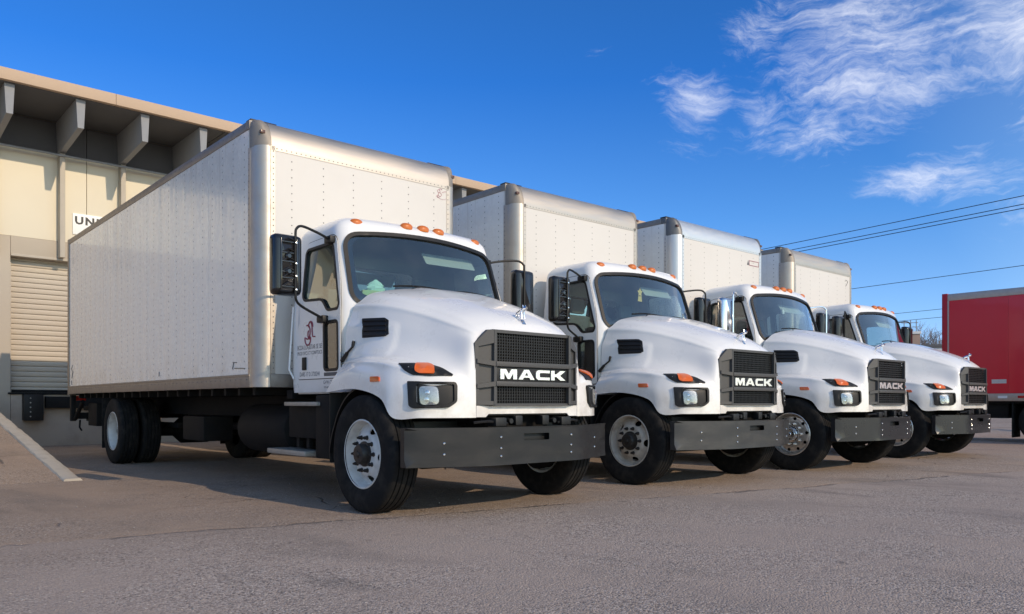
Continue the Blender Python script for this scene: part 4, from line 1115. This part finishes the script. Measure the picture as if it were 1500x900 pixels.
    # lift gate folded under the tail
    def lift():
        m = MB()
        for s in (-1, 1):
            m.box(*sorted((s * 1.18, s * 1.26)), BR_ - .02, BR_ + .10, .62, 1.20, .01); m.box(*sorted((s * .9, s * 1.0)), BR_ - .5, BR_ + .05, .62, .74, .01)
            m.tube([(s * 1.2, BR_ - .6, .98), (s * 1.2, BR_ - .05, .66)], .035, 8); m.tube([(s * 1.1, BR_ + .05, .64), (s * 1.1, BR_ + .08, .50), (s * 1.06, BR_ + .10, .44)], .016, 6)
            m.box(*sorted((s * .62, s * 1.12)), BR_ - 1.2, BR_ - .62, .55, .95, .02)
        m.box(-1.15, 1.15, BR_ - .1, BR_ + .06, .66, .78, .01).box(-1.1, 1.1, BR_ - .85, BR_ - .2, .82, .90, .01); return m
    lg = obj('lift_gate', cached('lift', lift), 'chassis', t)
    obj('tail_light', cached('tails', lambda: MB().box(-1.22, -1.0, BR_ + .03, BR_ + .05, 1.0, 1.09, .01).box(1.0, 1.22, BR_ + .03, BR_ + .05, 1.0, 1.09, .01)), 'tail_red', lg)
    # ---------------- marks on the box front
    y = BF - .0025
    if idx == 1:
        m = MB()
        def ring(cx, cz, rx, rz, a0=0, a1=360, r=.004): m.tube([(cx + rx * math.cos(R(a0 + (a1 - a0) * k / 20)), y, cz + rz * math.sin(R(a0 + (a1 - a0) * k / 20))) for k in range(21)], r, 4)
        ring(1.005, 3.565, .018, .020, r=.003); ring(1.02, 3.525, .023, .024, r=.003); ring(.995, 3.50, .02, .015, 90, 330, r=.003); ring(1.03, 3.585, .02, .013, 0, 180, r=.003)
        m.tube([(1.055, y, 3.555), (1.085, y, 3.57), (1.115, y, 3.575)], .003, 4); ring(1.055, 3.515, .075, .045, 190, 395, .0015)
        obj('emblem', m, 'pink_ink', bx)
    if idx == 1:
        xs_ = -BX - .0025
        for L_ in ([(5.06, 1.31), (5.05, 1.37)], [(2.55, 1.33), (2.52, 1.40), (2.44, 1.395)], [(2.50, 1.335), (2.22, 1.325)], [(9.95, 1.40), (9.86, 1.52), (9.98, 1.56), (9.90, 1.63)], [(9.94, 1.28), (9.97, 1.36)]):
            obj('scuff_mark', MB().tube([(xs_, a_, b_) for a_, b_ in L_], .006, 4), 'grey_ink', bx)
    if idx == 3:
        m = MB().tube([(.80, y, 3.475), (1.10, y, 3.475), (1.10, y, 3.395), (.80, y, 3.395), (.80, y, 3.475)], .006, 5)
        obj('emblem', m, 'pink_ink', bx)
        obj('emblem_mark', MB().prism([(.73, 3.395), (.79, 3.395), (.765, 3.48)], lambda a, b, d: (a, d, b), y - .002, y + .001), 'grey_ink', bx)
    if idx == 4:
        m = MB(); m.tube([(.90, y, 3.50), (.98, y, 3.53), (1.02, y, 3.49), (.97, y, 3.43), (.93, y, 3.40)], .005, 5); obj('emblem', m, 'grey_ink', bx)
    return t
base = dict(wheel='steel', finish='steel_wheel', rear_finish='steel_wheel', mirror='mirror_shell', mv=1, quarter=0, gm=0, bumper='bumper_steel', post='aluminium', cap='cast_cap', header='aluminium')
T1 = make_truck(1, (4.69, 5.93), 0, 'white box truck with a dark red logo on its door, beside the sloping kerb', base)
T2 = make_truck(2, (8.26, 5.93), R(-.6), 'white box truck with rusty-white steel wheels and a gold charm behind its windshield', dict(base, finish='steel_wheel_worn', rear_finish='steel_wheel_worn', bumper='bumper_grey'))
T3 = make_truck(3, (11.50, 5.70), 0, 'white box truck with a chrome-backed door mirror and polished ten-hole wheels', dict(base, wheel='alloy', finish='polished_wheel', mirror='chrome', mv=3, quarter=1, gm=1, bumper='bumper_black', post='bright_aluminium', cap='cast_cap_dark', header='bright_aluminium'))
T4 = make_truck(4, (15.13, 5.75), 0, 'white box truck with polished wheels and black mirror, next to the red truck', dict(base, wheel='alloy', finish='polished_wheel', mv=4, quarter=1, gm=1, bumper='bumper_black'))


# ------------------------------------------------------------------ red box truck beyond the row
rt = empty('red_truck', (22.8, 2.5, 0)); tag(rt, 'dark red box truck standing beyond the row of white trucks', 'truck')
rx0, rx1, ry0, ry1, rz0, rz1 = 21.5 - 22.8, 24.1 - 22.8, -.6 - 2.5, 7.66 - 2.5, 1.03, 3.72
rb = obj('cargo_box', MB().box(rx0 + .004, rx1 - .004, ry0, ry1 - .01, rz0, rz1 - .01), 'dark_red', rt)
ed = [ry0 + k * (ry1 - .10 - ry0) / 6 for k in range(7)]
for sx in (rx0, rx1):
    for k in range(6):
        a = sx - .001 * (k % 2) if sx < 0 else sx - .006
        obj('side_panel', MB().box(a, a + .007, ed[k] + .0015, ed[k + 1] - .0015, rz0 + .16, rz1 - .17), 'red_panel', rb)
    s_ = -1 if sx < 0 else 1
    obj('top_rail', MB().box(*sorted((sx - s_ * .05, sx + s_ * .012)), ry0, ry1 - .1, rz1 - .168, rz1 + .004, .006), 'rail_aluminium' if 0 else 'aluminium', rb)
    obj('bottom_rail', MB().box(*sorted((sx - s_ * .05, sx + s_ * .012)), ry0, ry1 - .1, rz0 - .03, rz0 + .155, .006), 'aluminium', rb)
    obj('rear_post', MB().box(*sorted((sx - s_ * .09, sx + s_ * .02)), ry1 - .098, ry1 + .03, rz0 - .1, rz1 + .02, .006), 'dark_red', rb)
    obj('edge_trim', MB().box(*sorted((sx, sx + s_ * .016)), ry1 - .135, ry1 - .101, rz0 + .16, rz1 - .17), 'aluminium', rb)
    for k, yy in enumerate([ry1 - .6 - .42 * q for q in range(12)]):
        obj('reflector_strip', MB().box(*sorted((sx + s_ * .0125, sx + s_ * .015)), yy, yy + .2, rz0 + .04, rz0 + .10), 'tail_red' if k % 2 else 'white_decal', rb)
    obj('lettering_panel', MB().box(*sorted((sx + s_ * .001, sx + s_ * .0045)), ry1 - 1.42, ry1 - 1.1, rz0 + .40, rz0 + .50), 'bright_aluminium', rb)
m = MB()
for k in range(7):
    z = rz0 + .25
    for yy in (ed[k] + .03, ed[k] + .20) if k < 6 else ():
        z = rz0 + .25
        while z < rz1 - .25: rivet(m, (rx0 - .0015, yy, z), (-1, 0, 0), .010, .005); z += .1
stuff(obj('rivets', m.mesh('rivets', 0), 'red_panel', rb))
for s_ in (-1, 1):
    for yw in (3.75 - .55 + .0, ):
        wv = obj('wheel', CACHE['rim_rear'], 'steel_wheel_worn', rt, (s_ * 1.12, 3.0, AX), (0, 0, math.pi if s_ > 0 else 0)); obj('tyre', CACHE['tyre'], 'rubber', wv); obj('hub', CACHE['hub_rear'], 'hub_black', wv)
        obj('inner_tyre', CACHE['tyre'], 'rubber', rt, (s_ * .80, 3.0, AX))
    obj('mud_flap', MB().box(*sorted((s_ * .68, s_ * 1.27)), 3.62, 3.64, .12, 1.0, .003), 'rubber', rt)
obj('chassis', MB().box(-.47, -.39, ry0, ry1 - .1, .72, rz0 - .01).box(.39, .47, ry0, ry1 - .1, .72, rz0 - .01).box(-1.0, 1.0, 2.9, 3.1, AX - .1, AX + .1, .03).box(-1.1, 1.1, 3.75, ry1 - .35, .58, rz0 - .04, .02).box(-1.1, 1.1, ry0, 2.3, .42, rz0 - .04, .02).box(-1.2, 1.2, ry1 - .12, ry1 + .02, .55, .68, .01).box(-.45, -.38, ry1 - .12, ry1, .6, 1.0).box(.38, .45, ry1 - .12, ry1, .6, 1.0).box(-1.2, 1.2, ry0, ry1 - .12, rz0 - .09, rz0 - .035), 'chassis', rt)
# plain conventional cab further along, outside the picture
rc = obj('cab', MB().box(-1.05, 1.05, ry0 - 1.5, ry0 - .12, .75, 2.65, .10).box(-.95, .95, ry0 - 2.5, ry0 - 1.48, .7, 1.75, .12), 'white_paint', rt)
for s_ in (-1, 1):
    wv = obj('wheel', CACHE['rim_steel'], 'steel_wheel', rt, (s_ * 1.06, ry0 - 1.9, AX), (0, 0, math.pi if s_ > 0 else 0)); obj('tyre', CACHE['tyre'], 'rubber', wv); obj('hub', CACHE['hub_steel'], 'hub_black', wv)
obj('windshield', MB().box(-.9, .9, ry0 - 1.512, ry0 - 1.5, 1.85, 2.5, .004), 'black_gloss', rc)

# ------------------------------------------------------------------ things lying in the cabs
tb = empty('tissue_box', (4.69 - .60, 5.93 + .745, 1.934), R(-18)); tag(tb, 'green and tan tissue box on the dashboard, pale tissue pulled out of its top', 'tissue box')
obj('carton', MB().box(-.135, .135, -.055, .055, 0, .125, .004), 'cardboard_green', tb)
tz = MB(); rr_ = random.Random(5); rows = []
for k in range(9):
    h_ = k / 8; rows.append([(math.cos(a * math.tau / 14) * (.085 * (1 - h_ ** 2.2) + .012) * rr_.uniform(.75, 1.15) + .01, math.sin(a * math.tau / 14) * (.04 * (1 - h_ ** 2) + .006) * rr_.uniform(.7, 1.2), .124 + .115 * h_) for a in range(14)]); rows[-1].append(rows[-1][0])
tz.grid(rows); obj('tissue', tz.mesh('tissue', 20), 'tissue', tb)
def charm(name, label, cat, loc, mat, k):
    e = empty(name, loc); tag(e, label, cat)
    if k == 0:
        st_ = [((.055 if i % 2 == 0 else .030) * math.sin(i * math.pi / 5), (.065 if i % 2 == 0 else .034) * math.cos(i * math.pi / 5)) for i in range(10)]
        obj('charm_body', MB().prism(st_, lambda a, b, d: (a, d, b), -.004, .004).prism(rpoly([(-.045, -.12), (.045, -.12), (.03, -.05), (-.03, -.05)], .01), lambda a, b, d: (a, d, b), -.0035, .0035), mat, e)
    else:
        obj('charm_body', MB().lathe([(-.06, 0), (-.055, .03), (-.02, .035), (.02, .014), (.05, .006), (.055, 0)], 10, 'z'), mat, e)
    obj('string', MB().tube([(0, 0, .05), (0, 0, .16)], .0025, 5), 'grey_ink', e); return e
charm('star_charm', 'gold star-shaped charm hanging inside a truck windshield', 'charm', (8.26 - .02, 5.93 + .80, 2.44), 'gold_card', 0)
charm('hanging_tassel', 'small pale tassel hanging inside the windshield of the chrome-mirror truck', 'charm', (11.50 + .02, 5.70 + .80, 2.43), 'white_decal', 1)
for (X_, Y_), lb in (((8.26, 5.93), 'pale folded paper on the dashboard below the gold charm'), ((15.13, 5.75), 'pale paper on the dashboard of the truck beside the red one')):
    tag(obj('paper_sheet', MB().grid([[(-.2, -.06, .01), (0, -.06, .022), (.2, -.06, .012)], [(-.2, .06, .05), (0, .06, .075), (.2, .06, .05)]]).mesh('paper', 30), 'white_decal', None, (X_ + .02, Y_ + .70, 1.93)), lb, 'paper')

# ------------------------------------------------------------------ beyond the yard
def far_building(name, label, cx, cy, wx, wy, hgt, mat, rz, extra=0):
    e = empty(name, (cx, cy, 0), rz); tag(e, label, 'building')
    obj('wall', MB().box(-wx / 2, wx / 2, -wy / 2, wy / 2, -.1, hgt, .03), mat, e)
    pr = obj('parapet', MB().box(-wx / 2 - .1, wx / 2 + .1, -wy / 2 - .1, wy / 2 + .1, hgt - .0, hgt + .3, .02), 'pale_wall' if mat != 'pale_wall' else 'soffit_grey', e)
    for k in range(int(wx // 4)):
        o = obj('window', MB().box(-wx / 2 + 1.5 + k * 4, -wx / 2 + 3.2 + k * 4, -wy / 2 - .03, -wy / 2 + .05, .9, 2.3), 'black_gloss', e)
    return e
def at(u, d):
    """world XY in the direction of photo column u at depth d"""
    t_ = (u - 750) / 1143.6; c_, s_ = math.cos(CYAW), math.sin(CYAW); return (d * (s_ + t_ * c_), d * (c_ - t_ * s_))
x_, y_ = at(1352, 72); far_building('low_building', 'low pale building with a flat roof beyond the yard', x_, y_, 26, 9, 5.75, 'pale_wall', R(-58))
x_, y_ = at(1334, 92); fb_ = far_building('brick_building', 'brown brick block with a steel frame on its roof, far behind the trucks', x_, y_, 1.7, 1.7, 9.0, 'brick_far', R(-58))
m = MB()
for a in (-.7, 0, .6): m.tube([(a, 0, 9.25), (a, 0, 10.7)], .05, 6)
m.tube([(-1.0, 0, 9.9), (.9, 0, 9.9)], .04, 6).tube([(-1.0, 0, 10.4), (.8, 0, 10.4)], .04, 6); m.box(-.3, .2, -.2, .2, 9.25, 9.7)
obj('roof_frame', m, 'bracket_grey', fb_)
def bare_tree(loc, h, seed, label):
    e = empty('bare_tree', loc); tag(e, label, 'tree', 'bare trees beyond the yard'); rg = random.Random(seed)
    tr = MB(); br = MB()
    tr.tube([(0, 0, -.1), (.05, .02, h * .2), (.0, .08, h * .38)], [.20, .16, .13], 8)
    def grow_b(p, d, L, r, lev):
        q = p + d * L * .5 + Vector((rg.uniform(-.1, .1), rg.uniform(-.1, .1), .05)) * L; e_ = p + d * L
        br.tube([p, q, e_], [r, r * .8, r * .6], 5 if lev < 2 else 3, False)
        if lev >= 5: return
        for k in range(3 if lev < 4 else 2):
            a = Vector((rg.gauss(0, 1), rg.gauss(0, 1), rg.gauss(.25, .6))).normalized()
            grow_b(e_ if k else q, (d + a * .75).normalized(), L * rg.uniform(.62, .82), r * .66, lev + 1)
    for k in range(4): grow_b(Vector((0, .08, h * (.26 + .04 * k))), Vector((rg.uniform(-.6, .6), rg.uniform(-.6, .6), 1)).normalized(), h * .22, .12, 0)
    obj('trunk', tr, 'bark_far', e); obj('crown', br.mesh('crown', 60), 'bark_far', e)
for k, (u, d, h, lb) in enumerate(((1368, 105, 11.8, 'bare winter tree standing between the brick block and the red truck'), (1352, 112, 11.0, 'smaller bare tree close beside the brick block'), (1395, 118, 12.5, 'bare tree mostly hidden behind the red truck'))):
    bare_tree((*at(u, d), 0), h, k + 3, lb)
# overhead lines: each from a near pole outside the picture to one hidden behind the boxes
def pole(loc, h, label):
    e = empty('utility_pole', (*loc, 0), R(30)); tag(e, label, 'pole', 'utility poles along the road')
    obj('shaft', MB().tube([(0, 0, -.2), (0, 0, h + .4)], [.17, .12], 10), 'pole_wood', e)
    obj('crossarm', MB().box(-1.1, 1.1, -.06, .06, h - .25, h - .1, .01), 'pole_wood', e)
    return e
wd = Vector((math.sin(CYAW + math.atan((30 - 750) / 1143.6)), math.cos(CYAW + math.atan((30 - 750) / 1143.6)), 0))
def line(u, v, d, z_end, label, k):
    """wire through the photo's direction (u, v) at depth d, running along the road"""
    x_, y_ = at(u, d); z_ = .955 + (590.5 - v) / 1143.6 * d
    p = Vector((x_, y_, z_)); n = 30; pts = []
    for i in range(n + 1):
        a = -22 + i * 92 / n; sag = .0016 * (a * a) * .12
        pts.append(p + wd * a + Vector((0, 0, sag)))
    tag(obj('overhead_wire', MB().tube(pts, .017, 5).mesh('wire', 60), 'wire'), label, 'wire', 'overhead wires'); return pts
w1 = line(1400, 307.5, 34, 0, 'topmost thin overhead wire crossing the sky past the last white truck', 0)
w2 = line(1400, 319, 34, 0, 'overhead wire just below the topmost one in the sky', 1)
w3 = line(1400, 324.5, 33.2, 0, 'lowest of three close overhead wires in the sky', 2)
w4 = line(1400, 402.7, 44, 0, 'single overhead wire well below the group of three', 3)
w5 = line(1350, 455.8, 58, 0, 'overhead wire passing just above the roof frame of the brick block', 4)
w6 = line(1350, 467.5, 58, 0, 'lowest overhead wire in front of the bare trees', 5)
for pts, lb in ((w1, 'the group of three wires'), (w4, 'the single wire'), (w5, 'the two low wires')):
    for q, e_ in ((pts[0], 'on the red truck side'), (pts[-1], 'far behind the boxes')): pole((q.x, q.y), q.z, 'wooden pole carrying %s, %s' % (lb, e_))
# loose gravel on the asphalt
rg = random.Random(11); gv = MB()
for k in range(2600):
    d = 2.2 + 9 * rg.random() ** 1.6; l = rg.uniform(-.75, .75) * d; c_, s_ = math.cos(CYAW), math.sin(CYAW)
    X_, Y_ = d * s_ + l * c_, d * c_ - l * s_
    if X_ < 2.45 and Y_ > 10.0: continue
    r0 = rg.uniform(.0022, .006) * (1.7 if rg.random() < .05 else 1); o_ = len(gv.v)
    V_ = [(1, 0, 0), (-1, 0, 0), (0, 1, 0), (0, -1, 0), (0, 0, 1), (0, 0, -.6)]
    gv.v += [(X_ + a * r0 * rg.uniform(.6, 1.2), Y_ + b * r0 * rg.uniform(.6, 1.2), .002 + r0 * .4 + c * r0 * rg.uniform(.5, .9)) for a, b, c in V_]
    gv.f += [tuple(o_ + i for i in f_) for f_ in ((0, 2, 4), (2, 1, 4), (1, 3, 4), (3, 0, 4), (2, 0, 5), (1, 2, 5), (3, 1, 5), (0, 3, 5))]
g_ = stuff(obj('gravel', gv.mesh('gravel', 0), 'stone')); g_['label'] = 'scattered small loose stones on the asphalt'
